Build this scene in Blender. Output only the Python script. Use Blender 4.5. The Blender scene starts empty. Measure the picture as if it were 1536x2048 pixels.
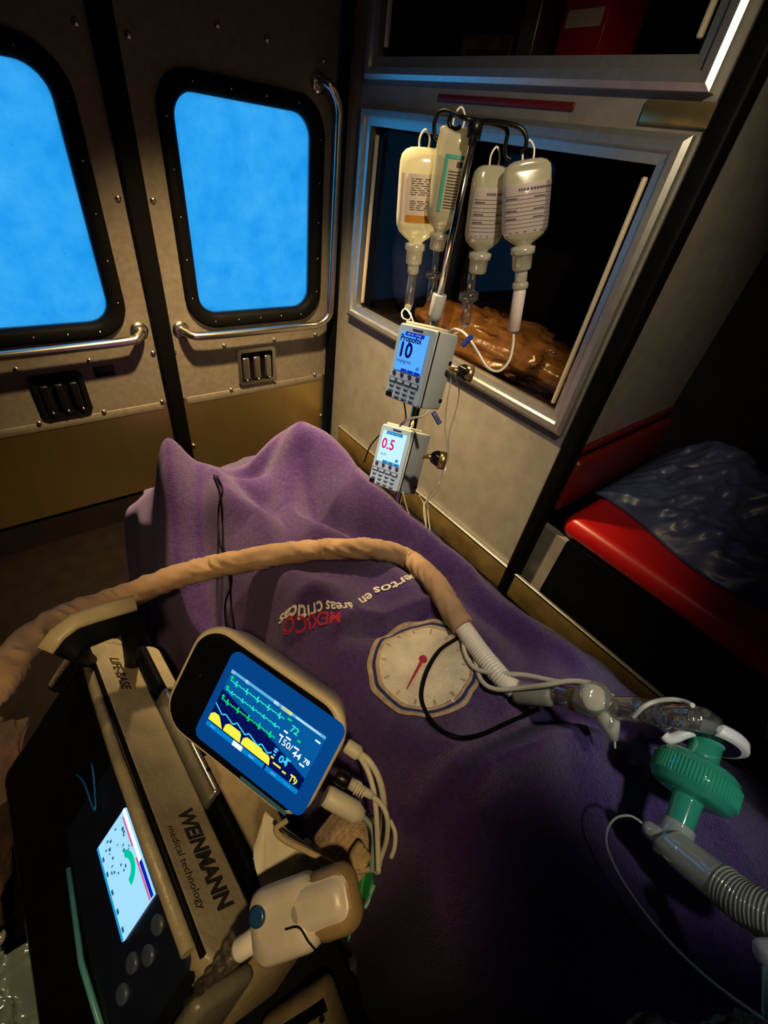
import bpy, math, random
import numpy as np
from mathutils import Vector as V, Matrix, noise

# ------------------------------------------------------------------ camera
W, H, F = 1536, 2048, 872.85
YAW, PITCH, ROLL = 0.76750852, 0.69629209, 0.16766011
CAM = V((0, 0, 1.5))
fw = V((math.sin(YAW)*math.cos(PITCH), math.cos(YAW)*math.cos(PITCH), -math.sin(PITCH)))
_r = fw.cross(V((0, 0, 1))).normalized(); _u = _r.cross(fw)
rt = _r*math.cos(ROLL) + _u*math.sin(ROLL)
up = -_r*math.sin(ROLL) + _u*math.cos(ROLL)
sc = bpy.context.scene
col = sc.collection
cd = bpy.data.cameras.new('camera'); cam = bpy.data.objects.new('camera', cd); col.objects.link(cam)
cd.sensor_fit = 'HORIZONTAL'; cd.sensor_width = 36.0; cd.lens = F*36.0/W; cd.clip_start = 0.01
cam.matrix_world = Matrix((( rt.x, up.x, -fw.x, CAM.x), (rt.y, up.y, -fw.y, CAM.y), (rt.z, up.z, -fw.z, CAM.z), (0, 0, 0, 1)))
sc.camera = cam
# ------------------------------------------------------------------ view, sky, lamps
sc.view_settings.view_transform = 'Standard'
sc.view_settings.look = 'None'
sc.view_settings.exposure = 0.0
sc.view_settings.gamma = 1.0
sc.view_settings.use_curve_mapping = False
wd = bpy.data.worlds.new('dusk_sky'); sc.world = wd; wd.use_nodes = True
bg = wd.node_tree.nodes['Background']; bg.inputs[0].default_value = (0.055, 0.45, 0.95, 1); bg.inputs[1].default_value = 1.0

LAMP = V((0.50, 1.02, 1.985))
def add_spot(name, loc, target, power, color, size, angle, blend):
    l = bpy.data.lights.new(name, 'SPOT'); l.energy = power; l.color = color
    l.shadow_soft_size = size; l.spot_size = math.radians(angle); l.spot_blend = blend
    o = bpy.data.objects.new(name, l); col.objects.link(o); o.location = loc
    o.rotation_euler = (V(target)-V(loc)).to_track_quat('-Z', 'Y').to_euler()
    return o
WARM = (1.0, 0.68, 0.31)
add_spot('dome_lamp_light', LAMP-V((0, 0, .03)), (0.56, 1.06, 0.8), 300, WARM, 0.03, 92, 0.95)
add_spot('added_pole_fill', (.30, -.10, 1.97), (.86, .55, 1.27), 32, (1.0, .79, .50), 0.03, 70, 0.85)  # unseen lamp, added to light the pole, pumps and cabinet wall
add_spot('added_ventilator_fill', (-0.12, -0.30, 1.96), (-0.02, 0.30, 0.9), 29, WARM, 0.03, 42, 0.85)  # unseen lamp, added as warm fill on the ventilator
add_spot('added_patch_fill', (.22, -.16, 1.97), (.42, .17, .97), 22, (1.0, .82, .58), 0.03, 28, 0.9)  # unseen lamp, added to brighten the patch and hose
add_spot('added_filter_fill', (0.02, -0.34, 1.95), (0.43, -0.11, 1.07), 20, (.96, .96, .92), 0.03, 19, 0.9)  # unseen lamp, added to brighten the green filter

# ------------------------------------------------------------------ pixel helpers (survey of the photograph)
def ray(x, y): return (fw*F + rt*(x-W/2) - up*(y-H/2)).normalized()
def at(x, y, t): return CAM + ray(x, y)*t
def onz(x, y, z): d = ray(x, y); return CAM + d*((z-CAM.z)/d.z)
def onx(x, y, v): d = ray(x, y); return CAM + d*(v/d.x)
def ony(x, y, v): d = ray(x, y); return CAM + d*(v/d.y)
def onplane(x, y, p, n): d = ray(x, y); return CAM + d*((p-CAM).dot(n)/d.dot(n))
def athr(x, y, hr): d = ray(x, y); return CAM + d*(hr/math.hypot(d.x, d.y))     # at a horizontal range
def pxm(p): return (p-CAM).dot(fw)/F                                             # metres per pixel there

# ------------------------------------------------------------------ materials
MATS = {}
def nodes(name):
    m = bpy.data.materials.new(name); m.use_nodes = True
    nt = m.node_tree; nt.nodes.clear()
    return m, nt, nt.nodes.new('ShaderNodeOutputMaterial')
def pbr(name, c, rough=.5, metal=0, var=.12, scale=30, bump=0, bscale=200, sheen=0, coat=0, spec=.5, trans=0, aniso=False):
    if name in MATS: return MATS[name]
    m, nt, out = nodes(name); N = nt.nodes.new; L = nt.links.new
    p = N('ShaderNodeBsdfPrincipled'); L(p.outputs[0], out.inputs[0])
    tc = N('ShaderNodeTexCoord'); nz = N('ShaderNodeTexNoise'); nz.inputs['Scale'].default_value = scale; nz.inputs['Detail'].default_value = 5
    if aniso:
        mp = N('ShaderNodeMapping'); mp.inputs['Scale'].default_value = (1, 1, .06); L(tc.outputs['Object'], mp.inputs[0]); L(mp.outputs[0], nz.inputs['Vector'])
    else: L(tc.outputs['Object'], nz.inputs['Vector'])
    cr = N('ShaderNodeValToRGB'); cr.color_ramp.elements[0].position = .3; cr.color_ramp.elements[1].position = .7
    cr.color_ramp.elements[0].color = (*[x*(1-var) for x in c], 1); cr.color_ramp.elements[1].color = (*[min(1, x*(1+var)) for x in c], 1)
    L(nz.outputs[0], cr.inputs[0]); L(cr.outputs[0], p.inputs['Base Color'])
    p.inputs['Roughness'].default_value = rough; p.inputs['Metallic'].default_value = metal
    p.inputs['Specular IOR Level'].default_value = spec; p.inputs['Coat Weight'].default_value = coat; p.inputs['Coat Roughness'].default_value = .15
    p.inputs['Transmission Weight'].default_value = trans
    if sheen: p.inputs['Sheen Weight'].default_value = sheen; p.inputs['Sheen Roughness'].default_value = .5
    if bump:
        n2 = N('ShaderNodeTexNoise'); n2.inputs['Scale'].default_value = bscale; n2.inputs['Detail'].default_value = 4; L((mp.outputs[0] if aniso else tc.outputs['Object']), n2.inputs['Vector'])
        b = N('ShaderNodeBump'); b.inputs['Strength'].default_value = bump; b.inputs['Distance'].default_value = .004; L(n2.outputs[0], b.inputs['Height']); L(b.outputs[0], p.inputs['Normal'])
    MATS[name] = m; return m
def emit(name, c, s=1.0):
    if name in MATS: return MATS[name]
    m, nt, out = nodes(name); e = nt.nodes.new('ShaderNodeEmission'); e.inputs[0].default_value = (*c, 1); e.inputs[1].default_value = s
    nt.links.new(e.outputs[0], out.inputs[0]); MATS[name] = m; return m
def clear(name, tint=(1, 1, 1), gloss=.12, rough=.03, milk=0.0, milkc=(.8, .8, .75), blend=.35):
    """thin clear plastic or glass: see-through with a fresnel gloss and an optional milky body"""
    if name in MATS: return MATS[name]
    m, nt, out = nodes(name); N = nt.nodes.new; L = nt.links.new
    t = N('ShaderNodeBsdfTransparent'); t.inputs[0].default_value = (*tint, 1)
    g = N('ShaderNodeBsdfGlossy'); g.inputs['Roughness'].default_value = rough
    fr = N('ShaderNodeLayerWeight'); fr.inputs[0].default_value = blend
    mul = N('ShaderNodeMath'); mul.operation = 'MULTIPLY_ADD'; mul.inputs[1].default_value = .6; mul.inputs[2].default_value = gloss*.5; L(fr.outputs['Fresnel'], mul.inputs[0])
    base = t
    if milk:
        d = N('ShaderNodeBsdfDiffuse'); d.inputs[0].default_value = (*milkc, 1); tl = N('ShaderNodeBsdfTranslucent'); tl.inputs[0].default_value = (*milkc, 1)
        a = N('ShaderNodeMixShader'); a.inputs[0].default_value = .5; L(d.outputs[0], a.inputs[1]); L(tl.outputs[0], a.inputs[2])
        b = N('ShaderNodeMixShader'); b.inputs[0].default_value = milk; L(t.outputs[0], b.inputs[1]); L(a.outputs[0], b.inputs[2]); base = b
    mx = N('ShaderNodeMixShader'); L(mul.outputs[0], mx.inputs[0]); L(base.outputs[0], mx.inputs[1]); L(g.outputs[0], mx.inputs[2])
    L(mx.outputs[0], out.inputs[0]); MATS[name] = m; return m
def window_film(name):
    if name in MATS: return MATS[name]
    m, nt, out = nodes(name); N = nt.nodes.new; L = nt.links.new
    tc = N('ShaderNodeTexCoord'); n1 = N('ShaderNodeTexNoise'); n1.inputs['Scale'].default_value = 9; n1.inputs['Detail'].default_value = 10; n1.inputs['Roughness'].default_value = .75; n1.inputs['Distortion'].default_value = .15
    L(tc.outputs['Object'], n1.inputs['Vector'])
    cr = N('ShaderNodeValToRGB'); cr.color_ramp.elements[0].position = .34; cr.color_ramp.elements[1].position = .66
    cr.color_ramp.elements[0].color = (.25, .78, .93, 1); cr.color_ramp.elements[1].color = (1, 1, 1, 1); L(n1.outputs[0], cr.inputs[0])
    vo = N('ShaderNodeTexVoronoi'); vo.inputs['Scale'].default_value = 22; L(tc.outputs['Object'], vo.inputs['Vector'])
    c2 = N('ShaderNodeValToRGB'); c2.color_ramp.elements[0].position = .02; c2.color_ramp.elements[0].color = (.45, .55, .6, 1); c2.color_ramp.elements[1].position = .07; c2.color_ramp.elements[1].color = (1, 1, 1, 1); L(vo.outputs['Distance'], c2.inputs[0])
    mm = N('ShaderNodeMix'); mm.data_type = 'RGBA'; mm.blend_type = 'MULTIPLY'; mm.inputs[0].default_value = 1; L(cr.outputs[0], mm.inputs[6]); L(c2.outputs[0], mm.inputs[7])
    t = N('ShaderNodeBsdfTransparent'); L(mm.outputs[2], t.inputs[0])
    tl = N('ShaderNodeBsdfTranslucent'); tl.inputs[0].default_value = (.9, .95, 1, 1)
    mx = N('ShaderNodeMixShader'); mx.inputs[0].default_value = .3; L(t.outputs[0], mx.inputs[1]); L(tl.outputs[0], mx.inputs[2]); L(mx.outputs[0], out.inputs[0])
    MATS[name] = m; return m

M_TAN = pbr('painted_door_metal', (.155, .135, .108), .5, .15, .14, 60, .15, 900)
M_STEEL = pbr('brushed_steel', (.68, .50, .21), .33, .97, .08, 9, .9, 7, aniso=True)  # gold lamplight on the stainless panels is put into this colour
M_KICK = pbr('gold_lit_kick_steel', (.55, .40, .16), .36, .85, .3, 14, .05, 80)  # stainless kick plate with the warm lamplight put into its colour
M_ALU = pbr('aluminium_frame', (.56, .57, .55), .34, .85, .08, 60, .06, 1500)
M_CHROME = pbr('chrome', (.75, .75, .74), .14, 1, .05)
M_RAIL = pbr('steel_rail', (.62, .60, .56), .25, 1, .08)
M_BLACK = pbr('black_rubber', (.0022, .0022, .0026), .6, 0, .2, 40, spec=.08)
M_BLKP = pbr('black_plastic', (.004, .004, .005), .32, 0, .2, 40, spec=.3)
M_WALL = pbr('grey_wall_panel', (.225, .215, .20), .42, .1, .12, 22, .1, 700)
M_DARKWALL = pbr('dark_laminate', (.012, .009, .008), .7, 0, .2, 10, spec=.1)
M_FLOOR = pbr('dark_floor', (.006, .004, .0035), .7, 0, .3, 20, spec=.08)
M_CEIL = pbr('ceiling_panel', (.10, .09, .08), .7, 0, .1, 10)
M_RED = pbr('red_vinyl', (.42, .008, .010), .32, 0, .12, 8, .08, 300, coat=.25)
M_DRED = pbr('dark_red_vinyl', (.10, .006, .005), .42, 0, .12, 8, .05, 300)
M_BLUEBAG = pbr('navy_plastic_cover', (.06, .08, .19), .36, 0, .25, 14, .1, 60)
M_FLEECE = pbr('navy_fleece', (.050, .018, .138), .95, 0, .30, 140, 1.0, 600, sheen=.22, spec=.05)
M_WHITE = pbr('white_plastic', (.72, .71, .66), .4, 0, .05)
M_CREAM = pbr('cream_plastic', (.60, .52, .38), .42, 0, .06)
M_PUMP = pbr('pump_grey_plastic', (.38, .43, .48), .42, 0, .05)
M_PUMPF = pbr('pump_face_blue_lit', (.20, .30, .52), .45, 0, .05)  # bluish window light is put into the face colour
M_KEY = pbr('pump_key_blue', (.10, .17, .36), .5, 0, .08)
M_NAVYINK = pbr('navy_ink', (.008, .012, .10), .5)
M_KHAKI = pbr('khaki_vinyl', (.29, .255, .175), .40, 0, .2, 24, .22, 160)
M_KHAKI2 = pbr('tan_canvas', (.33, .26, .15), .8, 0, .15, 60, .4, 900)
M_SLEEVE = pbr('tan_hose_sleeve', (.33, .215, .13), .8, 0, .18, 30, .12, 500)
M_PATCH = pbr('cream_felt', (.58, .53, .42), .95, 0, .28, 22, .7, 500)
M_PATCHR = pbr('tan_stitching', (.50, .38, .27), .95, 0, .25, 90, .8, 900)
M_THREADB = pbr('navy_thread', (.02, .03, .16), .9, 0, .3, 200, .8, 900)
M_THREADR = pbr('red_thread', (.36, .012, .05), .85, 0, .3, 200, .6, 900)
M_THREADW = pbr('white_thread', (.72, .68, .64), .85, 0, .2, 200, .6, 900)
M_BRASS = pbr('brass', (.55, .42, .20), .3, .9, .1)
M_INK = pbr('black_ink', (.012, .012, .012), .6)
M_CABLE = pbr('grey_cable', (.50, .49, .42), .5, 0, .08)
M_BROWN = pbr('brown_crumpled_film', (.20, .095, .028), .24, 0, .45, 18, .5, 40)
M_TERRY = pbr('olive_terry', (.22, .22, .15), .95, 0, .5, 120, .9, 300)
C_GLASS = clear('cabinet_glass', (.80, .78, .76), .02, .02, blend=.03)
C_CLEAR = clear('clear_plastic', (.90, .91, .90), .40, .05, .07)
C_MILK = clear('milky_plastic', (.88, .90, .86), .22, .12, .66, (.92, .92, .80))
C_BOTTLE = clear('bottle_plastic', (.80, .84, .74), .20, .12, .66, (.86, .84, .66))
C_LABELP = clear('paper_label', (.9, .86, .9), .02, .4, .86, (.66, .58, .62))
C_GREEN = clear('green_clear_plastic', (.08, .62, .44), .30, .08, .62, (.10, .88, .58))
C_TEAL = clear('crinkled_film', (.55, .75, .75), .5, .15, .65, (.70, .88, .86))

# ------------------------------------------------------------------ mesh builder
class MB:
    def __init__(s): s.v = []; s.f = []; s.sm = []
    def add(s, vs, fs, smooth=False):
        o = len(s.v); s.v += [V(x) for x in vs]; s.f += [tuple(i+o for i in f) for f in fs]; s.sm += [smooth]*len(fs); return s
    def box(s, c, d, M=None, bev=0):
        x, y, z = [k/2 for k in d]; c = V(c)
        if bev:
            b = min(bev, x*.95, y*.95, z*.95)
            return s.rbox(c, d, b, M)
        P = [V((sx*x, sy*y, sz*z))+c for sx in (-1, 1) for sy in (-1, 1) for sz in (-1, 1)]
        if M: P = [M @ p for p in P]
        return s.add(P, [(0, 1, 3, 2), (4, 6, 7, 5), (0, 4, 5, 1), (2, 3, 7, 6), (0, 2, 6, 4), (1, 5, 7, 3)])
    def rbox(s, c, d, r, M=None, n=4):
        """box with rounded edges: rounded rectangle in xy, chamfer in z"""
        x, y, z = d; c = V(c); rr = []
        for (zz, ins) in ((-z/2, r), (-z/2+r*.3, r*.3), (-z/2+r, 0), (z/2-r, 0), (z/2-r*.3, r*.3), (z/2, r)):
            rr.append([V((p[0], p[1], zz))+c for p in rrect(x-2*ins, y-2*ins, max(r, 1e-4)*1.0, n)])
        if M: rr = [[M @ p for p in q] for q in rr]
        return s.loft(rr, smooth=True)
    def loft(s, rings, cap=True, smooth=True, closed=True):
        n = len(rings[0]); vs = [p for q in rings for p in q]; fs = []
        for i in range(len(rings)-1):
            for j in range(n if closed else n-1):
                k = (j+1) % n; fs.append((i*n+j, i*n+k, (i+1)*n+k, (i+1)*n+j))
        s.add(vs, fs, smooth)
        if cap and closed:
            o = len(s.v)-len(vs); s.f += [tuple(o+j for j in range(n))[::-1], tuple(o+(len(rings)-1)*n+j for j in range(n))]; s.sm += [False, False]
        return s
    def tube(s, pts, r, n=10, cap=True, smooth=True, flat=None):
        pts = [V(p) for p in pts]; R = r if isinstance(r, (list, tuple)) else [r]*len(pts); rings = []
        t0 = (pts[1]-pts[0]).normalized(); nrm = t0.orthogonal().normalized()
        for i, p in enumerate(pts):
            a = pts[max(i-1, 0)]; b = pts[min(i+1, len(pts)-1)]; t = (b-a).normalized()
            nrm = (nrm - t*nrm.dot(t)).normalized(); bn = t.cross(nrm)
            rings.append([p+(nrm*math.cos(2*math.pi*k/n)+bn*math.sin(2*math.pi*k/n))*R[i] for k in range(n)])
        return s.loft(rings, cap, smooth)
    def lathe(s, prof, o, ax, n=24, M=None, smooth=True, sx=1, side=None, cap=True):
        """profile [(distance along axis, radius)]"""
        o = V(o); ax = V(ax).normalized(); a = side.normalized() if side is not None else ax.orthogonal().normalized()
        a = (a-ax*a.dot(ax)).normalized(); b = ax.cross(a); rings = []
        for d, r in prof: rings.append([o+ax*d+(a*math.cos(2*math.pi*k/n)+b*math.sin(2*math.pi*k/n)*sx)*r for k in range(n)])
        if M: rings = [[M @ p for p in q] for q in rings]
        return s.loft(rings, cap, smooth)
    def poly(s, pts, smooth=False): return s.add(pts, [tuple(range(len(pts)))], smooth)
    def slab(s, pts2, z0, z1, fn=None):
        """extruded polygon in xy between z0 and z1"""
        n = len(pts2); P = [V((p[0], p[1], z0)) for p in pts2]+[V((p[0], p[1], z1)) for p in pts2]
        if fn: P = [fn(p) for p in P]
        return s.add(P, [tuple(range(n))[::-1], tuple(range(n, 2*n))]+[(i, (i+1) % n, n+(i+1) % n, n+i) for i in range(n)])
    def ring(s, outer, inner, z0, z1, fn=None):
        n = len(outer); q = [(outer, z1), (inner, z1), (inner, z0), (outer, z0)]
        rings = [[V((p[0], p[1], z)) for p in o] for o, z in q]
        if fn: rings = [[fn(p) for p in r_] for r_ in rings]
        rings.append(rings[0]); return s.loft(rings, cap=False, smooth=False)
    def grid(s, fn, nu, nv, smooth=True):
        vs = [fn(i/nu, j/nv) for j in range(nv+1) for i in range(nu+1)]
        return s.add(vs, [(j*(nu+1)+i, j*(nu+1)+i+1, (j+1)*(nu+1)+i+1, (j+1)*(nu+1)+i) for j in range(nv) for i in range(nu)], smooth)
    def text(s, body, fn, size, align='CENTER', bold=0.0):
        vs, fs = text_mesh(body, size, align, bold); return s.add([fn(x, y) for x, y in vs], fs)
    def build(s, name, mat, parent=None, world=True):
        me = bpy.data.meshes.new(name)
        if parent is not None and world:
            Mi = parent.matrix_basis.inverted(); vs = [Mi @ p for p in s.v]
        else: vs = s.v
        me.from_pydata([tuple(p) for p in vs], [], s.f); me.polygons.foreach_set('use_smooth', s.sm); me.update()
        o = bpy.data.objects.new(name, me); col.objects.link(o); me.materials.append(mat)
        if parent is not None: o.parent = parent
        return o
def sub(mb, name, mat, parent):
    """a sub-part given in the frame of the thing (the part sits at the thing's origin)"""
    return mb.build(name, mat, parent, world=False)
_tc = {}
def text_mesh(body, size, align, bold):
    key = (body, align, bold)
    if key not in _tc:
        cu = bpy.data.curves.new('t', 'FONT'); cu.body = body; cu.size = 1; cu.align_x = align; cu.offset = bold; cu.resolution_u = 3
        ob = bpy.data.objects.new('t', cu); me = bpy.data.meshes.new_from_object(ob)
        _tc[key] = ([(v.co.x, v.co.y) for v in me.vertices], [tuple(p.vertices) for p in me.polygons])
        bpy.data.objects.remove(ob); bpy.data.curves.remove(cu); bpy.data.meshes.remove(me)
    v, f = _tc[key]; return [(x*size, y*size) for x, y in v], f
def rrect(w, h, r, n=5):
    r = min(r, w*.499, h*.499); out = []
    for cx, cy, a0 in ((w/2-r, h/2-r, 0), (-w/2+r, h/2-r, 90), (-w/2+r, -h/2+r, 180), (w/2-r, -h/2+r, 270)):
        for k in range(n+1):
            a = math.radians(a0+90*k/n); out.append((cx+r*math.cos(a), cy+r*math.sin(a)))
    return out
def off(pts, dx, dy): return [(x+dx, y+dy) for x, y in pts]
def spline(pts, n=8):
    pts = [V(p) for p in pts]; P = [pts[0]*2-pts[1]]+pts+[pts[-1]*2-pts[-2]]; out = []
    for i in range(1, len(P)-2):
        for k in range(n):
            t = k/n; a, b, c, d = P[i-1:i+3]
            out.append(.5*((2*b)+(c-a)*t+(2*a-5*b+4*c-d)*t*t+(3*b-a-3*c+d)*t**3))
    return out+[pts[-1]]
def frame(o, ex, ey):
    ex = V(ex).normalized(); ey = V(ey); ey = (ey-ex*ey.dot(ex)).normalized(); ez = ex.cross(ey); o = V(o)
    return Matrix(((ex.x, ey.x, ez.x, o.x), (ex.y, ey.y, ez.y, o.y), (ex.z, ey.z, ez.z, o.z), (0, 0, 0, 1)))
def tag(o, label=None, cat=None, group=None, kind=None):
    if label: o['label'] = label
    if cat: o['category'] = cat
    if group: o['group'] = group
    if kind: o['kind'] = kind
    return o
def thing(name, loc, label=None, cat=None, group=None, kind=None):
    o = bpy.data.objects.new(name, None); col.objects.link(o); o.empty_display_size = .05
    if isinstance(loc, Matrix): o.matrix_basis = loc
    else: o.location = loc; o.matrix_basis = Matrix.Translation(V(loc))
    return tag(o, label, cat, group, kind)
def copy_tree(o, parent=None):
    c = o.copy(); col.objects.link(c)
    if parent is not None: c.parent = parent
    for ch in list(o.children): copy_tree(ch, c)
    return c
def share(proto, loc_local, parent):
    c = proto.copy(); col.objects.link(c); c.parent = parent; c.location = loc_local; return c

# ================================================================== ROOM SHELL
YR, XS = 1.6, 1.07                      # rear doors, right-hand cabinet wall
ZF, ZC, XL, YF = 0.20, 2.02, -0.85, -1.45
def slabobj(name, lo, hi, mat, kind='structure', label=None, cat=None):
    lo = V(lo); hi = V(hi); o = MB().box((lo+hi)/2, hi-lo).build(name, mat); return tag(o, label, cat, None, kind)
slabobj('floor', (XL-.05, YF-.05, ZF-.05), (1.85, YR+.1, ZF), M_FLOOR)
slabobj('ceiling', (XL-.05, YF-.05, ZC), (1.85, YR+.1, ZC+.05), M_CEIL)
slabobj('wall_left', (XL-.05, YF, ZF), (XL, YR, ZC), M_DARKWALL)
slabobj('wall_front', (XL, YF-.05, ZF), (1.8, YF, ZC), M_DARKWALL)
# rear wall: strips around the double door
wb = MB()
for lo, hi in (((XL, YR, ZF), (-.262, YR+.05, ZC)), ((1.045, YR, ZF), (1.85, YR+.05, ZC)), ((-.262, YR, ZF), (1.045, YR+.05, .34)), ((-.262, YR, 1.972), (1.045, YR+.05, ZC))):
    wb.box((V(lo)+V(hi))/2, V(hi)-V(lo))
tag(wb.build('wall_rear', M_DARKWALL), kind='structure')
# ---------------------------------------------------------------- rear doors
scr = MB(); scr.lathe([(0, .0085), (.002, .0085), (.005, .0055), (.0062, .001)], (0, 0, 0), (0, -1, 0), 10)
SCREW = scr.build('screw', M_RAIL); col.objects.unlink(SCREW)
def door(name, x0, x1, wx0, wx1, mirror, label):
    root = thing(name, ((x0+x1)/2, YR, .34), label, 'door', None, 'structure')
    cx, cz = (wx0+wx1)/2, (0.972+1.535)/2; ww, wh = wx1-wx0, 1.535-.972
    fn = lambda p: V((p.x, YR+.02-p.z, p.y))          # x across, y up, z towards the room
    pcz, pz0, pz1 = (.678+1.98)/2, .678, 1.98
    outer = off(rrect(x1-x0, pz1-pz0, .004), (x0+x1)/2, pcz); inner = off(rrect(ww+.03, wh+.03, .075), cx, cz)
    MB().ring(outer, inner, 0, .026, fn).build('door_panel', M_TAN, root)
    # window gasket, lofted black rubber
    g = MB(); rings = []
    for grow, rr, z in ((.094, .10, .024), (.090, .098, .036), (.072, .09, .042), (.022, .07, .040), (.004, .062, .030), (0, .06, .006)):
        rings.append([fn(V((p[0], p[1], z))) for p in off(rrect(ww+grow, wh+grow, rr, 8), cx, cz)])
    g.loft(rings, cap=False, smooth=True); gk = g.build('window_gasket', M_BLACK, root)
    MB().slab(off(rrect(ww+.012, wh+.012, .06, 8), cx, cz), .010, .016, fn).build('window_pane', window_film('grimy_window_glass'), root)
    # gasket screws
    gs = MB().lathe([(0, .0035), (.0025, .002)], (0, 0, 0), (0, -1, 0), 8).build('gasket_screw', M_RAIL, root, world=False)
    proto = gs; first = True
    spots = [(wx0+ww*(k+.5)/5, cz-wh/2-.022) for k in range(5)]+[(wx0+ww*(k+.5)/4, cz+wh/2+.022) for k in range(4)]
    spots += [(wx1+.026, cz-wh/2+wh*(k+.5)/5) for k in range(5)]+[(wx0-.026, cz-wh/2+wh*(k+.5)/5) for k in range(5)]
    Mi = root.matrix_basis.inverted()
    for x, z in spots:
        l = Mi @ V((x, YR-.021, z))
        if first: proto.location = l; first = False
        else: share(proto, l, root)
    # lower brushed panel
    MB().box(((x0+x1)/2, YR+.004, (.325+.678)/2), (x1-x0-.004, .02, .353)).build('lower_panel', M_STEEL, root)
    MB().box(((x0+x1)/2, YR-.0045, .668), (x1-x0-.03, .006, .030), None, .002).build('plate_lip', M_TAN, root)
    return root
def mir(x): return 2*.385-x
dR = door('door_2', .412, 1.030, .522, .942, False, 'right-hand rear ambulance door beside the glass-fronted cabinets')
dL = door('door_1', mir(1.030), mir(.412), mir(.942), mir(.522), True, 'left-hand rear ambulance door with the dark latch')
for root, S in ((dR, [(.439, 1.615), (.661, 1.673), (.799, 1.672), (.98, 1.66), (.43, 1.29), (.413, .857), (.413, .683), (.599, .683), (.786, .685), (.979, .685), (.976, .859), (.59, .858), (.791, .858), (.422, .474), (1.02, .474)]),
                (dL, [(mir(.439), 1.615), (mir(.661), 1.673), (.345, .861), (.157, .86), (.34, .683), (.153, .683), (-.03, .683), (-.03, .86), (.34, .474), (mir(.43), 1.29)])):
    Mi = root.matrix_basis.inverted()
    for k, (x, z) in enumerate(S):
        y = YR-.006 if z > .60 else YR-.006
        c = SCREW.copy(); col.objects.link(c); c.parent = root; c.location = Mi @ V((min(x, x), y, z))
# astragal seal between the doors, hinge post
tag(MB().box((.385, YR+.004, 1.16), (.058, .05, 1.64), None, .01).build('trim_1', M_BLACK), 'black rubber seal strip between the two rear doors', 'seal', None, 'structure')
tag(MB().box((1.045, YR-.01, 1.16), (.024, .06, 1.64), None, .006).build('trim_2', M_BLACK), 'black corner post beside the right rear door', 'post', None, 'structure')
# grab rails
def rail(root, pts, ends):
    mb = MB().tube(spline(pts, 6), .0135, 12); o = mb.build('grab_rail', M_RAIL, root)
    Mi = root.matrix_basis
    for e in ends:
        f_ = MB().lathe([(0, .027), (.004, .027), (.008, .016)], V(e), (0, -1, 0), 16)
        f_.build('rail_flange', M_RAIL, root)
yr = 1.545; rw = YR-.006
rail(dR, [(.965, rw, 1.61), (.968, yr+.012, 1.612), (.985, yr, 1.60), (1.008, yr, 1.565), (1.012, yr, 1.5), (1.012, yr, 1.25), (1.012, yr, 1.0), (1.004, yr, .945), (.96, yr, .917), (.90, yr, .915), (.65, yr, .915), (.50, yr, .918), (.468, yr+.008, .922), (.45, yr+.03, .928), (.447, rw, .930)], [(.965, rw, 1.61), (.447, rw, .930)])
rail(dL, [(.318, rw, .938), (.318, yr+.026, .937), (.300, yr+.006, .932), (.27, yr, .926), (.1, yr, .922), (-.15, yr, .92), (-.24, yr, .92), (-.255, yr+.02, .92), (-.258, rw, .92)], [(.318, rw, .938), (-.258, rw, .92)])
# paddle latches
def latch(root, x0, x1, z0, z1, dark):
    fn = lambda p: V((p.x, YR-.006-p.z, p.y)); cx, cz = (x0+x1)/2, (z0+z1)/2; w, h = x1-x0, z1-z0
    m1 = M_BLKP if dark else M_RAIL
    bz = MB().ring(off(rrect(w, h, .016), cx, cz), off(rrect(w-.028, h-.028, .010), cx, cz), 0, .010, fn).build('latch_bezel', m1, root)
    MB().slab(off(rrect(w-.02, h-.02, .01), cx, cz), .0005, .002, fn).build('latch_tray', M_BLACK, root)
    for k, u in enumerate((-.3, -.02, .27)):
        q = MB().box((cx+w*u, cz-.004, .010), (w*.17, h*.62, .014), None, .005)
        q.v = [fn(p) for p in q.v]; q.build('latch_paddle', M_BLKP if dark else M_RAIL, root)
    for u in (-.3, 0, .3): MB().lathe([(0, .006), (.004, .006), (.008, .001)], fn(V((cx+w*u, cz-h*.36, .012))), (0, -1, 0), 10).build('latch_pin', M_CHROME, root)
latch(dR, .632, .790, .695, .838, False)
latch(dL, -.012, .125, .695, .836, True)
MB().box((.19, YR-.0075, .822), (.058, .004, .034), None, .0015).build('key_plate', M_BLKP, dL)

# ---------------------------------------------------------------- right wall with cabinets
yA, yB = .45, YR                                    # the cabinet wall runs between these
ws = MB()
def wbox(lo, hi): ws.box((V(lo)+V(hi))/2, V(hi)-V(lo))
wbox((XS, yA, ZF), (XS+.03, yB, .985))              # below the lower cabinet
wbox((XS, yA, 1.565), (XS+.03, yB, 1.65))           # between the cabinets
wbox((XS, 1.46, .985), (XS+.03, yB, 1.565)); wbox((XS, 1.46, 1.65), (XS+.03, yB, ZC))
wbox((XS, yA, .985), (XS+.03, .49, 1.565)); wbox((XS, yA, 1.65), (XS+.03, .49, ZC))
tag(ws.build('wall_right', M_WALL), kind='structure')
for nm, z0, z1 in (('lower', .985, 1.565), ('upper', 1.65, ZC)):
    cb = MB()
    for lo, hi in (((XS+.38, .47, z0-.02), (XS+.40, 1.50, z1+.0)), ((XS+.03, .47, z0-.02), (XS+.40, 1.50, z0)), ((XS+.03, .47, z1-.005), (XS+.40, 1.50, z1+.01)), ((XS+.03, .455, z0), (XS+.40, .475, z1)), ((XS+.03, 1.475, z0), (XS+.40, 1.495, z1))):
        cb.box((V(lo)+V(hi))/2, V(hi)-V(lo))
    tag(cb.build('cabinet_interior', M_DARKWALL), f'dark inside of the {nm} glass-fronted wall cabinet', 'cabinet', None, 'structure')
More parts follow.
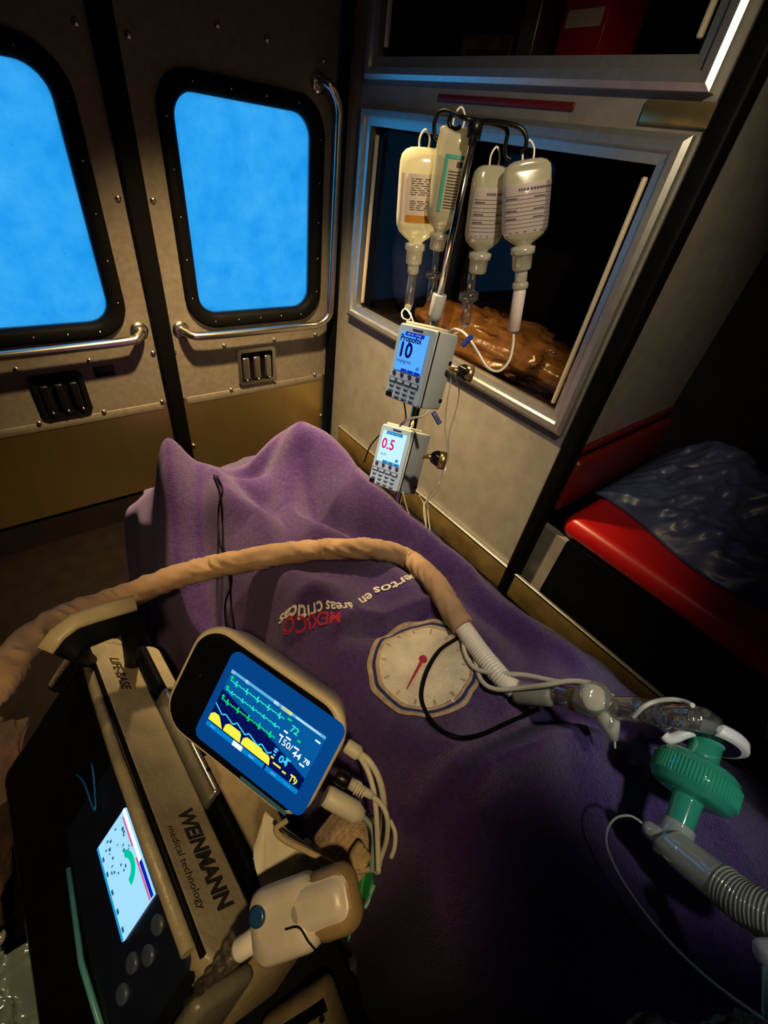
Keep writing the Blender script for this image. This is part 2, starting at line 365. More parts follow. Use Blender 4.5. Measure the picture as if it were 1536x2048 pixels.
def cabinet(z0, z1, y0, y1, label):
    root = thing('cabinet_window_frame', (XS, (y0+y1)/2, z0), label, 'cabinet window')
    fn = lambda p: V((XS-p.z, p.x, p.y)); cy, cz = (y0+y1)/2, (z0+z1)/2; w, h = y1-y0, z1-z0
    # four mitred aluminium bars with a stepped profile
    prof = [(0, 0), (0, .022), (.010, .028), (.024, .028), (.027, .018), (.046, .016), (.046, -.01)]
    cs = [(-w/2, -h/2), (w/2, -h/2), (w/2, h/2), (-w/2, h/2)]
    for k in range(4):
        a, b = cs[k], cs[(k+1) % 4]; rr = []
        for c in (a, b):
            sx, sy = (1 if c[0] < 0 else -1), (1 if c[1] < 0 else -1)
            rr.append([fn(V((cy+c[0]+sx*i, cz+c[1]+sy*i, z))) for i, z in prof])
        MB().loft(rr, cap=True, smooth=False).build('frame_bar', M_ALU, root)
    for (ya, yb, d) in ((y0+.044, cy+.012, .004), (cy-.012, y1-.044, -.004)):
        MB().box((XS+.004-d, (ya+yb)/2, cz), (.004, yb-ya, h-.088)).build('glass_pane', C_GLASS, root)
    for yy in (y0+.060, y1-.078):
        MB().box((XS-.010, yy, cz), (.012, .009, h-.13), None, .003).build('finger_pull', M_CREAM, root)
    return root
cabinet(.968, 1.579, .472, 1.481, 'lower aluminium-framed sliding cabinet window with a crumpled brown bag behind it')
cabinet(1.634, 2.018, .478, 1.478, 'upper aluminium-framed sliding cabinet window with red boxes behind it')
tag(MB().box((XS-.003, .955, 1.6065), (.006, .42, .014), None, .002).build('trim_red_reflection', M_DRED), 'painted red reflection on the wall between the two cabinet windows', 'stripe', None, 'structure')  # painted stripe standing in for the red bench's reflection
tag(MB().box((XS-.006, .52, 1.6065), (.008, .14, .035), None, .003).build('trim_gold_glint', M_BRASS), 'painted gold glint on the wall above the lower cabinet window', 'glint', None, 'structure')  # gold glints on the bare wall, put in as a thin slab
# black corner edge, kick plate
tag(MB().box((XS+.01, .440, 1.10), (.05, .042, 1.80), None, .008).build('trim_5', M_BLACK), 'black vertical corner edge of the cabinet wall', 'corner edge', None, 'structure')
tag(MB().box((XS-.006, .25, .405), (.010, 2.5, .105), None, .003).build('baseboard_right', M_KICK), 'steel kick strip tinted gold for warm lamplight along the foot of the cabinet wall', 'kick strip', None, 'structure')
tag(MB().box((XS-.008, .25, .459), (.012, 2.5, .006), None, .002).build('trim_6', M_ALU), 'thin bright edging along the kick strip', 'edging', None, 'structure')
# recess beside the bench
XB = 1.72
slabobj('wall_recess_end', (XS+.03, .44, .93), (XB, .452, ZC), M_WALL)
slabobj('wall_recess_back', (XB, YF, ZF), (XB+.04, YR, ZC), M_DARKWALL)
slabobj('wall_bench_base', (XS+.035, YF, ZF), (XS+.055, .34, .66), M_BLACK)  # bench front made black for the shade under the cushion
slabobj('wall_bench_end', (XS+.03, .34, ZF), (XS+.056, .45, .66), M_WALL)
tag(MB().box((1.40, .436, .918), (.64, .012, .02), None, .003).build('trim_7', M_DRED), 'red-brown moulding at the foot of the recess panel', 'moulding', None, 'structure')
bk = thing('end_cushion', (1.4, .42, .73), 'dark red padded end cushion standing below the grey recess panel', 'cushion')
MB().box((1.40, .420, .815), (.60, .030, .175), None, .012).build('pad', M_DRED, bk)
bn = thing('bench_seat', (1.4, -.4, .66), 'bright red vinyl bench seat with rounded front edge under a dark blue plastic cover', 'bench')
MB().box((1.405, -.52, .70), (.60, 1.80, .075), None, .026).build('cushion', M_RED, bn)
MB().box((1.405, -.50, .645), (.56, 1.76, .034)).build('seat_board', M_BLACK, bn)

# ================================================================== GURNEY AND BLANKET
XC = .345
gu = thing('stretcher', (XC, .25, ZF), 'wheeled ambulance stretcher under the navy fleece blanket', 'stretcher')
MB().box((.37, .06, .655), (.44, 1.68, .09), None, .03).build('mattress', M_BLKP, gu)
for sx in (-1, 1):
    MB().tube([(.37+sx*.2, -.80, .59), (.37+sx*.2, .92, .59)], .018, 12).build('side_rail', M_ALU, gu)
for y in (-.6, .8):
    for sx in (-1, 1):
        MB().tube([(.37+sx*.2, y, .59), (.37+sx*.2, y, ZF+.13)], .016, 10).build('leg', M_ALU, gu)
        MB().lathe([(-.018, .03), (-.018, .065), (.018, .065), (.018, .03)], (.37+sx*.2, y, ZF+.066), (1, 0, 0), 20).build('wheel', M_BLACK, gu)
MB().box((-.14, .14, .585), (.46, .66, .02), None, .006).build('side_tray', M_BLACK, gu)
for y in (.0, .44): MB().tube([(.17, y, .585), (-.3, y, .570)], .012, 8).build('tray_arm', M_ALU, gu)

def _interp(y, xs, vs): return np.interp(y, xs, vs)
RIDGES = []                                        # folds: world polyline, height, half-width
def fold(px, amp, w, z=.96):
    P = [onz(x, y, z) for x, y in px]; RIDGES.append((np.array([(p.x, p.y) for p in P]), amp*2.3, w))
fold([(655, 890), (720, 985), (800, 1040), (930, 1130)], .016, .022)
fold([(610, 940), (640, 1010), (700, 1045), (800, 1095), (900, 1160)], -.024, .020)
fold([(560, 1000), (620, 1060), (720, 1090)], .012, .022)
fold([(352, 900), (330, 1000), (318, 1180)], .022, .022)
fold([(392, 900), (400, 1000), (412, 1180)], -.020, .020)
fold([(300, 930), (275, 1040), (265, 1150)], -.018, .020)
fold([(440, 935), (520, 925), (590, 890)], -.014, .016)
fold([(440, 940), (520, 985), (600, 1060)], -.010, .014)
fold([(430, 1000), (520, 1040), (560, 1120)], .010, .020)
fold([(470, 1150), (480, 1230), (500, 1300)], -.016, .024)
fold([(530, 1140), (600, 1185), (700, 1200)], .010, .022)
fold([(560, 1260), (600, 1210), (660, 1190)], .010, .012)
fold([(675, 1255), (720, 1228), (770, 1228), (840, 1205), (880, 1200)], .009, .009)
fold([(675, 1265), (730, 1250), (780, 1248), (860, 1222)], -.009, .010)
fold([(780, 1450), (860, 1500), (960, 1490)], .014, .026)
fold([(840, 1600), (940, 1510), (1060, 1440), (1160, 1410)], -.014, .012)
fold([(880, 1600), (980, 1520), (1100, 1480), (1250, 1480)], .014, .020)
fold([(1040, 1400), (1180, 1440), (1300, 1500)], -.012, .014)
fold([(900, 1120), (1040, 1230), (1200, 1330)], .010, .02)
fold([(860, 1110), (960, 1220), (1040, 1290)], -.008, .014)
def blanket_z(x, y):
    x = np.asarray(x, float); y = np.asarray(y, float)
    A = _interp(y, [-.7, -.3, 0, .2, .4, .6, .75, .9, 1.1, 1.28, 1.38, 1.46], [.20, .21, .20, .17, .155, .15, .14, .03, -.12, -.20, -.22, -.24])
    sw = .245
    z = .775 + A/(1+np.abs((x-XC)/sw)**5)
    def g(cx, cy, s1, s2, amp): return amp*np.exp(-.5*(((x-cx)/s1)**2+((y-cy)/s2)**2))
    z = z + g(.165, .74, .060, .080, .110) + g(.405, .715, .058, .072, .104)
    def ridge(P, amp, w):
        best = np.full(np.broadcast(x, y).shape, 1e9); end = np.ones_like(best)
        n = len(P)-1
        for k in range(n):
            a, b = P[k], P[k+1]; d = b-a; L2 = d @ d
            t = np.clip(((x-a[0])*d[0]+(y-a[1])*d[1])/L2, 0, 1)
            q = (x-a[0]-t*d[0])**2+(y-a[1]-t*d[1])**2
            m = q < best; best = np.where(m, q, best); s = (k+t)/n; end = np.where(m, np.sin(np.pi*np.clip(.08+s*.84, 0, 1))**.7, end)
        return amp*end*np.exp(-.5*best/w**2)
    z = z + ridge(np.array([(.165, .72), (.20, .5), (.23, .28)]), .035, .06) + ridge(np.array([(.405, .70), (.42, .5), (.43, .28)]), .045, .06)
    z = z + ridge(np.array([(.165, .78), (.18, .95), (.19, 1.1)]), .03, .05) + ridge(np.array([(.405, .76), (.41, .95), (.41, 1.1)]), .03, .05)
    for P, a, w in RIDGES: z = z + ridge(P, a, w)
    z = z + .005*np.sin(14*x+9*y)+.004*np.sin(23*x-17*y+1.3)+.0025*np.sin(45*x+31*y+2*np.sin(9*y))+.0014*np.sin(71*x-52*y+2*np.sin(13*x))
    xl = _interp(y, [-.7, .0, .12, .3, .6, .9, 1.15, 1.46], [.10, .135, .125, .09, .055, .075, .09, .12])
    xr = _interp(y, [-.7, -.1, .05, .25, .6, .9, 1.46], [.74, .69, .665, .625, .60, .60, .57])
    wav = .012*np.sin(26*y+1.0)+.008*np.sin(47*y)
    def ss(t): t = np.clip(t, 0, 1); return t*t*(3-2*t)
    z = z - .30*ss((xl+wav-x)/.075+.2)*1.0 - .26*ss((x-xr-wav)/.09+.25) - .25*ss((y-1.26)/.07)
    return z
NX, NY = 230, 460
gx = np.linspace(-.02, .78, NX+1); gy = np.linspace(-.62, 1.34, NY+1); GX, GY = np.meshgrid(gx, gy); GZ = blanket_z(GX, GY)
def hem(y):
    xl = _interp(y, [-.7, .0, .12, .3, .6, .9, 1.15, 1.46], [.10, .135, .125, .09, .055, .075, .09, .12])
    xr = _interp(y, [-.7, -.1, .05, .25, .6, .9, 1.46], [.74, .69, .665, .625, .60, .60, .57])
    w = .012*np.sin(26*y+1.0)+.008*np.sin(47*y)
    t = np.clip((y-.86)*1.0, 0, 1)
    return xl+w-.052+.6*t, xr+w+.062-.4*t
def bz1(x, y):
    i = min(max((x-gx[0])/(gx[1]-gx[0]), 0), NX-1e-4); j = min(max((y-gy[0])/(gy[1]-gy[0]), 0), NY-1e-4)
    a, b = int(i), int(j); u, v = i-a, j-b
    return float((GZ[b, a]*(1-u)+GZ[b, a+1]*u)*(1-v)+(GZ[b+1, a]*(1-u)+GZ[b+1, a+1]*u)*v)
def onb(px, py, lift=0.0):
    d = ray(px, py); a, b = .25, 1.6
    t = a
    while t < b:
        p = CAM+d*t
        if p.z < bz1(p.x, p.y)+lift: break
        t += .01
    lo, hi = t-.01, t
    for _ in range(14):
        m = (lo+hi)/2; p = CAM+d*m
        if p.z < bz1(p.x, p.y)+lift: hi = m
        else: lo = m
    return CAM+d*hi
bl = thing('fleece_blanket', (XC, .3, .72), 'navy purple fleece blanket draped over raised knees on the stretcher', 'blanket')
bm_ = MB(); off0 = V((XC, .3, .72))
XLm, XRm = hem(GY)
over = np.maximum(XLm-GX, 0)+np.maximum(GX-XRm, 0)
GXm = np.clip(GX, XLm, XRm)+.10*(GX-np.clip(GX, XLm, XRm)); GZm = np.maximum(GZ-over*2.0, .50)
bm_.v = [V((a, b, c)) for a, b, c in zip(GXm.ravel(), GY.ravel(), GZm.ravel())]
bm_.f = [(j*(NX+1)+i, j*(NX+1)+i+1, (j+1)*(NX+1)+i+1, (j+1)*(NX+1)+i) for j in range(NY) for i in range(NX)]; bm_.sm = [True]*len(bm_.f)
fle = bm_.build('fleece_sheet', M_FLEECE, bl)
sol = fle.modifiers.new('thickness', 'SOLIDIFY'); sol.thickness = .005; sol.offset = -1
# embroidered lettering: baseline runs from the reader's left (far right of the picture) to the reader's right
def stitched(body, pts, size, mat, name, lift=.0022, bold=.012):
    P = [onb(*p) for p in pts]; P2 = spline([V((p.x, p.y, 0)) for p in P], 10)
    Ls = [0]
    for a, b in zip(P2, P2[1:]): Ls.append(Ls[-1]+(b-a).length)
    def pos(s):
        s = max(0, min(Ls[-1]-1e-6, s)); k = max(i for i in range(len(Ls)-1) if Ls[i] <= s)
        d = (P2[k+1]-P2[k]).normalized(); return P2[k]+d*(s-Ls[k]), d
    vs, fs = text_mesh(body, size, 'LEFT', bold); mx = max(v[0] for v in vs); k = Ls[-1]/mx
    out = []
    for x, y in vs:
        p, d = pos(x*k); nrm = V((-d.y, d.x, 0)); q = p+nrm*y; out.append(V((q.x, q.y, bz1(q.x, q.y)+lift)))
    o = MB().add(out, fs).build(name, mat, bl)
    s_ = o.modifiers.new('thread', 'SOLIDIFY'); s_.thickness = .0016
    return o
stitched('Expertos', [(850, 1139), (800, 1158), (745, 1177)], .021, M_THREADW, 'white_lettering')
stitched('en', [(738, 1185), (716, 1199)], .021, M_THREADW, 'white_lettering')
stitched('\u00e1reas', [(703, 1206), (680, 1207), (652, 1203)], .019, M_THREADW, 'white_lettering')
stitched('cr\u00edticas', [(645, 1203), (600, 1212), (560, 1233)], .020, M_THREADW, 'white_lettering')
stitched('MEXICO', [(683, 1225), (640, 1226), (600, 1233), (567, 1246)], .023, M_THREADR, 'red_lettering', bold=.02)
# round sewn patch
pc = onb(846, 1333)
pr = .076
def patch_ring(r0, r1, lift0, name, mat, n=96, scallop=0.0, parent=None, nr=3):
    vs = []; fs = []
    for j in range(nr+1):
        r = r0+(r1-r0)*j/nr
        for k in range(n):
            a = 2*math.pi*k/n; sc_ = 1+(scallop*(.6*math.sin(11*a)+.5*math.sin(7*a+1)+.3*math.sin(17*a+2)) if r > .5 else 0)
            x = pc.x+pr*1.04*r*sc_*math.cos(a); y = pc.y+pr*.98*r*sc_*math.sin(a); e = lift0 if (j not in (0, nr) or r0 == 0) else lift0*.55
            vs.append(V((x, y, bz1(x, y)+e)))
    for j in range(nr):
        for k in range(n): q = (k+1) % n; fs.append((j*n+k, j*n+q, (j+1)*n+q, (j+1)*n+k))
    mb = MB().add(vs, fs, True); o = mb.build(name, mat, parent); return o
pat = patch_ring(0.001, .92, .0045, 'sewn_patch', M_PATCH, 96, .012, bl, 14)
pat['label'] = 'round cream felt patch with a blue ring'
def spart(mb, name, mat):                          # sub-part of the patch, given in world space
    Mi = bl.matrix_basis.inverted(); mb.v = [Mi @ p for p in mb.v]; return mb.build(name, mat, pat, world=False)
def pring(r0, r1, lift, name, mat, sc_):
    o = patch_ring(r0, r1, lift, name, mat, 96, sc_, bl, 3); o.parent = pat
pring(.80, .90, .0058, 'inner_border', M_PATCHR, .012)
pring(.875, .945, .0066, 'blue_ring', M_THREADB, .014)
pring(.93, 1.03, .0062, 'outer_border', M_PATCHR, .018)
def flatstrip(a, b, w0, w1, lift):
    a = V((a[0], a[1], 0)); b = V((b[0], b[1], 0)); d = (b-a).normalized(); n = V((-d.y, d.x, 0)); vs = []
    for k in range(7):
        p = a.lerp(b, k/6); w = w0+(w1-w0)*k/6
        for s in (-1, 1): q = p+n*w*s; vs.append(V((q.x, q.y, bz1(q.x, q.y)+lift)))
    return MB().add(vs, [(2*k, 2*k+1, 2*k+3, 2*k+2) for k in range(6)])
for k in range(14):
    a = 2*math.pi*k/14+.2
    spart(flatstrip((pc.x+pr*.80*math.cos(a), pc.y+pr*.80*math.sin(a)), (pc.x+pr*.70*math.cos(a), pc.y+pr*.70*math.sin(a)), .0011, .0011, .0062), 'tick_mark', M_PATCHR)
n0, n1 = onb(845, 1322), onb(812, 1383)
spart(flatstrip(n0, n1, .0026, .0006, .0066), 'needle', M_THREADR)
spart(MB().lathe([(0, .006), (.0025, .005), (.003, .001)], V((n0.x, n0.y, bz1(n0.x, n0.y)+.005)), (0, 0, 1), 14), 'needle_hub', M_THREADR)
spart(MB().box(onb(912, 1402)+V((0, 0, .003)), (.014, .009, .003), None, .001), 'care_tag', M_WHITE)

# ---------------------------------------------------------------- blue plastic cover on the bench, cabinet contents
def crumple(p, f=18, a=.01, seed=0):
    q = V((p[0]*f+seed, p[1]*f, p[2]*f)); return (noise.noise(q)*1.0+(.5-abs(noise.noise(q*2.1)))*.8)*a
cv0 = V((1.40, .02, .738))
def cov(u, v):
    x = 1.255+.42*u; y = .395-.92*v
    e = min(u, 1-u, v, 1-v); h = .105*(1-math.exp(-e*9))
    x += .035*math.sin(v*9+1)*(1-u); 
    z = .741+h*(.5+.5*u)+ (crumple((x, y, 0), 9, .035, 3)+crumple((x*1.2+y*.6, y*.4, 0), 24, .016, 7)*1.2)*min(1, e*10) + .13*u*u*min(1, e*6)
    return V((x, y, max(z, .7395)))
cv = MB().grid(cov, 90, 120).build('plastic_cover', M_BLUEBAG); tag(cv, 'crumpled dark blue plastic cover lying on the red bench seat', 'cover')
sm = cv.modifiers.new('t', 'SOLIDIFY'); sm.thickness = .002; sm.offset = 1
def lump(name, c, d, mat, label, cat, seed, amp=.018, f=14):
    c = V(c); mb = MB(); nu, nv = 72, 40
    def fn(u, v):
        a = 2*math.pi*u; b = math.pi*(v-.5); ca = abs(math.cos(a))**.7*math.copysign(1, math.cos(a)); sa = abs(math.sin(a))**.7*math.copysign(1, math.sin(a))
        p = V((d[0]/2*ca*math.cos(b)**.8 if math.cos(b) > 0 else 0, d[1]/2*sa*(math.cos(b)**.8 if math.cos(b) > 0 else 0), d[2]/2*math.sin(b)))
        k = crumple(p, f, amp, seed)+crumple(p, f*2.4, amp*.5, seed+4); n = p.normalized() if p.length else V((0, 0, 1))
        q = c+p+n*k; q.z = max(q.z, c.z-d[2]/2+.001); return q
    mb.grid(fn, nu, nv); return tag(mb.build(name, mat), label, cat)
lump('crumpled_bag', (1.235, .87, 1.050), (.22, .70, .125), M_BROWN, 'crumpled brown plastic bag lying in the lower cabinet behind its glass', 'bag', 2, .042, 17)
lump('navy_pouch', (1.30, 1.36, 1.215), (.24, .20, .455), pbr('navy_cloth', (.02, .03, .12), .8, 0, .2, 30, .3, 200), 'navy cloth pouch standing in the corner of the lower cabinet', 'pouch', 9, .012, 8)
def carton(c, d, mat, label, rz=0):
    root = thing('carton', Matrix.Translation(V(c)) @ Matrix.Rotation(rz, 4, 'Z'), label, 'box')
    MB().box((0, 0, d[2]/2), d, None, .002).build('body', mat, root, world=False)
    MB().box((-d[0]/2-.0005, 0, d[2]*.62), (.001, d[1]*.8, d[2]*.16)).build('band', M_DRED if mat is not M_RED else M_CREAM, root, world=False)
    MB().box((0, 0, d[2]+.0005), (d[0]*.2, d[1]*.98, .001)).build('tape', M_CREAM, root, world=False)
carton((1.26, 1.16, 1.652), (.14, .16, .09), M_BROWN, 'brown carton with a red band in the upper cabinet', .2)
carton((1.24, .86, 1.652), (.12, .12, .17), M_RED, 'tall red carton in the upper cabinet', -.1)
carton((1.22, 1.01, 1.652), (.10, .045, .20), M_BRASS, 'narrow gold carton standing beside the tall red one in the upper cabinet', .1)

# ================================================================== IV POLE, BOTTLES, PUMPS
HR = math.hypot(.634, .62)
pt, pb = athr(953, 243, HR), athr(795, 1000, HR)
pdir = (pb-pt).normalized()
pole = thing('infusion_pole', pb+pdir*.22, 'chrome infusion pole with four hooks beside the stretcher', 'pole')
cpl0, cpl1 = athr(880, 588, HR), athr(868, 640, HR)
MB().tube([pt, cpl0], .0062, 14).build('upper_tube', M_CHROME, pole)
MB().tube([cpl0, cpl0.lerp(cpl1, .05), cpl0.lerp(cpl1, .8), cpl1], [.0125, .0135, .0125, .0095], 16).build('coupling', M_PUMP, pole)
MB().tube([cpl1, pb, pb+pdir*.22], .0095, 16).build('lower_tube', M_CHROME, pole)
clampb = pb+pdir*.21
MB().box(clampb, (.05, .05, .04), None, .008).build('rail_clamp', M_BLKP, pole)
MB().tube([clampb, V((.57, clampb.y, .60))], .011, 10).build('clamp_arm', M_ALU, pole)
MB().tube([pt-pdir*.004, pt+pdir*.02], .011, 12).build('hub', M_BLKP, pole)
def pxpath(pts): return [at(x, y, t) for x, y, t in pts]
tp = (pt-CAM).length
for P in ([(950, 243, tp), (925, 234, tp), (895, 222, tp+.03), (878, 226, tp+.04), (869, 245, tp+.04), (869, 268, tp+.04), (876, 280, tp+.04)],
          [(948, 242, tp), (928, 236, tp), (908, 230, tp+.02), (899, 238, tp+.025), (899, 250, tp+.025), (908, 258, tp+.025), (921, 254, tp+.02)],
          [(953, 243, tp), (985, 247, tp), (1008, 255, tp), (1015, 266, tp), (1011, 290, tp), (1012, 312, tp), (1022, 320, tp)],
          [(953, 243, tp), (990, 243, tp-.01), (1030, 251, tp-.015), (1047, 262, tp-.015), (1053, 280, tp-.015), (1049, 298, tp-.015), (1040, 304, tp-.015)]):
    MB().tube(spline(pxpath(P), 6), .0032, 8).build('hook', M_BLKP, pole)

def stripline(fn, u0, u1, v, th, n=10):
    vs = []
    for k in range(n+1):
        u = u0+(u1-u0)*k/n; vs += [fn(u, v-th/2), fn(u, v+th/2)]
    return vs, [(2*k, 2*k+1, 2*k+3, 2*k+2) for k in range(n)]
def bottle(label, top, neck, cap_end, t, wpx, capw, deep=.62, seed=0, shoulder=.55, squash=0, twist=0.0, lab=None):
    A = at(*top, t); hr = math.hypot(A.x, A.y); B = athr(*neck, hr); Cc = athr(*cap_end, hr)
    ax = (B-A).normalized(); L = (B-A).length; mid = (A+B)/2; k = pxm(mid)
    side = rt*math.cos(twist)+fw*math.sin(twist); side = (side-ax*side.dot(ax)).normalized(); dep = ax.cross(side)   # dep points away from or to the camera
    if dep.dot(fw) > 0: dep = -dep
    w = wpx*k/2; d = w*deep
    root = thing('infusion_bottle', A, label, 'infusion bottle', 'infusion bottles hanging from the pole')
    prof = [(0, .22, .25), (.006, shoulder, .45), (.03, shoulder+.22, .62), (.075, .93, .82), (.14, .985, .92), (.25, 1, 1), (.70, 1, 1), (.79, .98, 1), (.86, .86, .92), (.92, .60, .72), (.96, .38, .50), (.985, .30, .44), (1, .30, .44)]
    def surf(s, a, g=0):
        for (s0, w0, d0), (s1, w1, d1) in zip(prof, prof[1:]):
            if s <= s1+1e-9: q = (s-s0)/(s1-s0); ww, dd = w0+(w1-w0)*q, d0+(d1-d0)*q; break
        ca, sa = math.cos(a), math.sin(a)
        ca = math.copysign(abs(ca)**.8, ca); sa = math.copysign(abs(sa)**.8, sa)
        dent = 1-squash*max(0, math.sin(a))*math.exp(-((s-.12)/.08)**2)
        return A+ax*(s*L)+side*(ca*(w*ww+g))+dep*(sa*(d*dd*dent+g))
    n = 40
    MB().loft([[surf(s, 2*math.pi*k_/n) for k_ in range(n)] for s in [p[0] for p in prof]+[]], True).build('bottle_body', C_BOTTLE, root)
    # hanging loop
    tp_ = A; MB().tube(spline([tp_+side*.008+ax*.004, tp_-ax*.012+side*.008, tp_-ax*.022, tp_-ax*.012-side*.008, tp_-side*.008+ax*.004], 5), .0016, 6).build('hanging_loop', M_WHITE, root)
    # cap
    ca = (Cc-B).normalized(); cl = (Cc-B).length; cr = capw*pxm(B)/2
    MB().lathe([(-.002, cr*.7), (0, cr), (cl*.28, cr), (cl*.30, cr*.86), (cl*.92, cr*.80), (cl, cr*.7)], B, ca, 22).build('cap', C_MILK, root)
    if lab:
        v0, v1, a0, a1, colr, style = lab
        f2 = lambda u, v, g=.0008: surf(v, math.pi-(a0+(a1-a0)*u), g)
        lb = MB().grid(lambda u, v: f2(u, v0+(v1-v0)*v), 16, 14).build('paper_label', colr, root)
        pr_ = MB(); rnd = random.Random(seed)
        g2 = lambda u, v: f2(u, v0+(v1-v0)*v, .0016)
        if style == 'lines':
            for q in range(9):
                vv = .22+.08*q; vs, fs = stripline(g2, .06, .94, vv, .008); pr_.add(vs, fs)
                if q in (1, 4, 6): vs, fs = stripline(g2, .10, .34, vv-.03, .022, 4); pr_.add(vs, fs); vs, fs = stripline(g2, .55, .74, vv-.03, .022, 4); pr_.add(vs, fs)
            u = .36
            while u < .92: du = rnd.uniform(.02, .04); vs, fs = stripline(g2, u, u+du, .11, .045, 2); pr_.add(vs, fs); u += du+.012
            for q in range(7): vs, fs = stripline(g2, .1+.12*q, .13+.12*q, .955, .02, 1); pr_.add(vs, fs)
        elif style == 'text':
            for q in range(15):
                u = .30
                while u < .95:
                    du = rnd.uniform(.03, .12)
                    if q not in (8, 9): vs, fs = stripline(g2, u, min(u+du, .97), .10+.045*q, .018, 2); pr_.add(vs, fs)
                    u += du+.03
        pr_.build('label_print', pbr('faded_ink', (.07, .05, .08), .8), root)
    return root, B, Cc, ax, surf
LABW = C_LABELP
b1, B1, C1, ax1, sf1 = bottle('squat infusion bottle with an amber strip on its label', (848, 294), (831, 488), (827, 528), .950, 88, 40, .6, 1, twist=.1, lab=(.25, .74, .5, 2.7, LABW, 'text'))
b2, B2, C2, ax2, sf2 = bottle('tall narrow infusion bottle with a teal-edged scale label', (916, 252), (879, 468), (873, 500), .925, 70, 38, .75, 2, shoulder=.75, twist=-.1, lab=(.24, .76, 1.3, 2.9, clear('pale_label', (.9, .9, .86), .02, .4, .9, (.66, .60, .50)), 'none'))
b3, B3, C3, ax3, sf3 = bottle('infusion bottle with a ruled purple-grey label, half behind another bottle', (988, 330), (961, 506), (954, 546), .900, 80, 44, .6, 3, twist=.45, squash=.3, lab=(.24, .80, .25, 2.8, LABW, 'lines'))
b4, B4, C4, ax4, sf4 = bottle('widest infusion bottle with a ruled white label facing out and a dented shoulder', (1056, 318), (1046, 494), (1043, 540), .880, 92, 47, .55, 4, squash=.5, lab=(.25, .82, .3, 2.85, LABW, 'lines'))
# amber strip, teal scale, logo
def lab_patch(root, sf, v0, v1, a0, a1, name, mat, g=.0022):
    MB().grid(lambda u, v: sf(v0+(v1-v0)*v, math.pi-(a0+(a1-a0)*u), g), 8, 4).build(name, mat, root)
AMB = pbr('amber_label', (.48, .20, .01), .6); TEALI = pbr('teal_ink', (.04, .30, .27), .6)
lab_patch(b1, sf1, .665, .745, 1.0, 2.4, 'amber_strip', AMB)
lab_patch(b2, sf2, .24, .76, 1.25, 1.42, 'teal_strip', TEALI, .002); lab_patch(b2, sf2, .24, .275, 1.25, 2.9, 'teal_strip', TEALI, .002)
for q in range(13): lab_patch(b2, sf2, .38+.028*q, .388+.028*q, 1.5, 2.3, 'scale_mark', M_INK, .002)
lab_patch(b2, sf2, .295, .345, 1.75, 2.05, 'round_mark', M_INK, .002)
# drip chambers
def drip(label, pts, t, parts):
    """parts: (px from, px to, width px, material, name)"""
    A = at(*pts, t); hr = math.hypot(A.x, A.y); root = thing('drip_chamber', A, label, 'drip chamber', 'drip chambers under the bottles')
    for p0, p1, w, mat, nm in parts:
        a, b = athr(*p0, hr), athr(*p1, hr); r = w*pxm((a+b)/2)/2; L = (b-a).length
        MB().lathe([(0, r*.85), (min(.002, L*.2), r), (L-min(.002, L*.2), r), (L, r*.8)], a, b-a, 18).build(nm, mat, root)
    return hr
def trange(C): return (C-CAM).length
h1 = drip('slim clear drip chamber below the bottle with the amber strip', (828, 526), trange(C1), [((827, 527), (826, 548), 22, C_MILK, 'spike'), ((826, 548), (817, 612), 17, C_CLEAR, 'chamber'), ((817, 610), (815, 620), 14, C_MILK, 'outlet')])
h2 = drip('clear drip chamber with a round collar below the tall narrow bottle', (873, 500), trange(C2), [((873, 500), (869, 545), 12, C_CLEAR, 'spike'), ((868, 545), (867, 556), 31, C_CLEAR, 'collar'), ((867, 556), (862, 602), 18, C_CLEAR, 'chamber')])
h3 = drip('clear drip chamber with a wide round collar below the half hidden bottle', (954, 546), trange(C3), [((944, 546), (941, 585), 16, C_CLEAR, 'spike'), ((938, 584), (937, 602), 38, C_CLEAR, 'collar'), ((937, 602), (931, 648), 20, C_CLEAR, 'chamber'), ((931, 646), (928, 656), 14, C_MILK, 'outlet')])
h4 = drip('long opaque white drip chamber below the widest bottle', (1043, 540), trange(C4), [((1043, 540), (1041, 566), 24, C_MILK, 'spike'), ((1041, 564), (1040, 578), 31, C_MILK, 'collar'), ((1040, 578), (1027, 662), 24, pbr('pinkish_white_plastic', (.66, .58, .60), .4), 'chamber')])

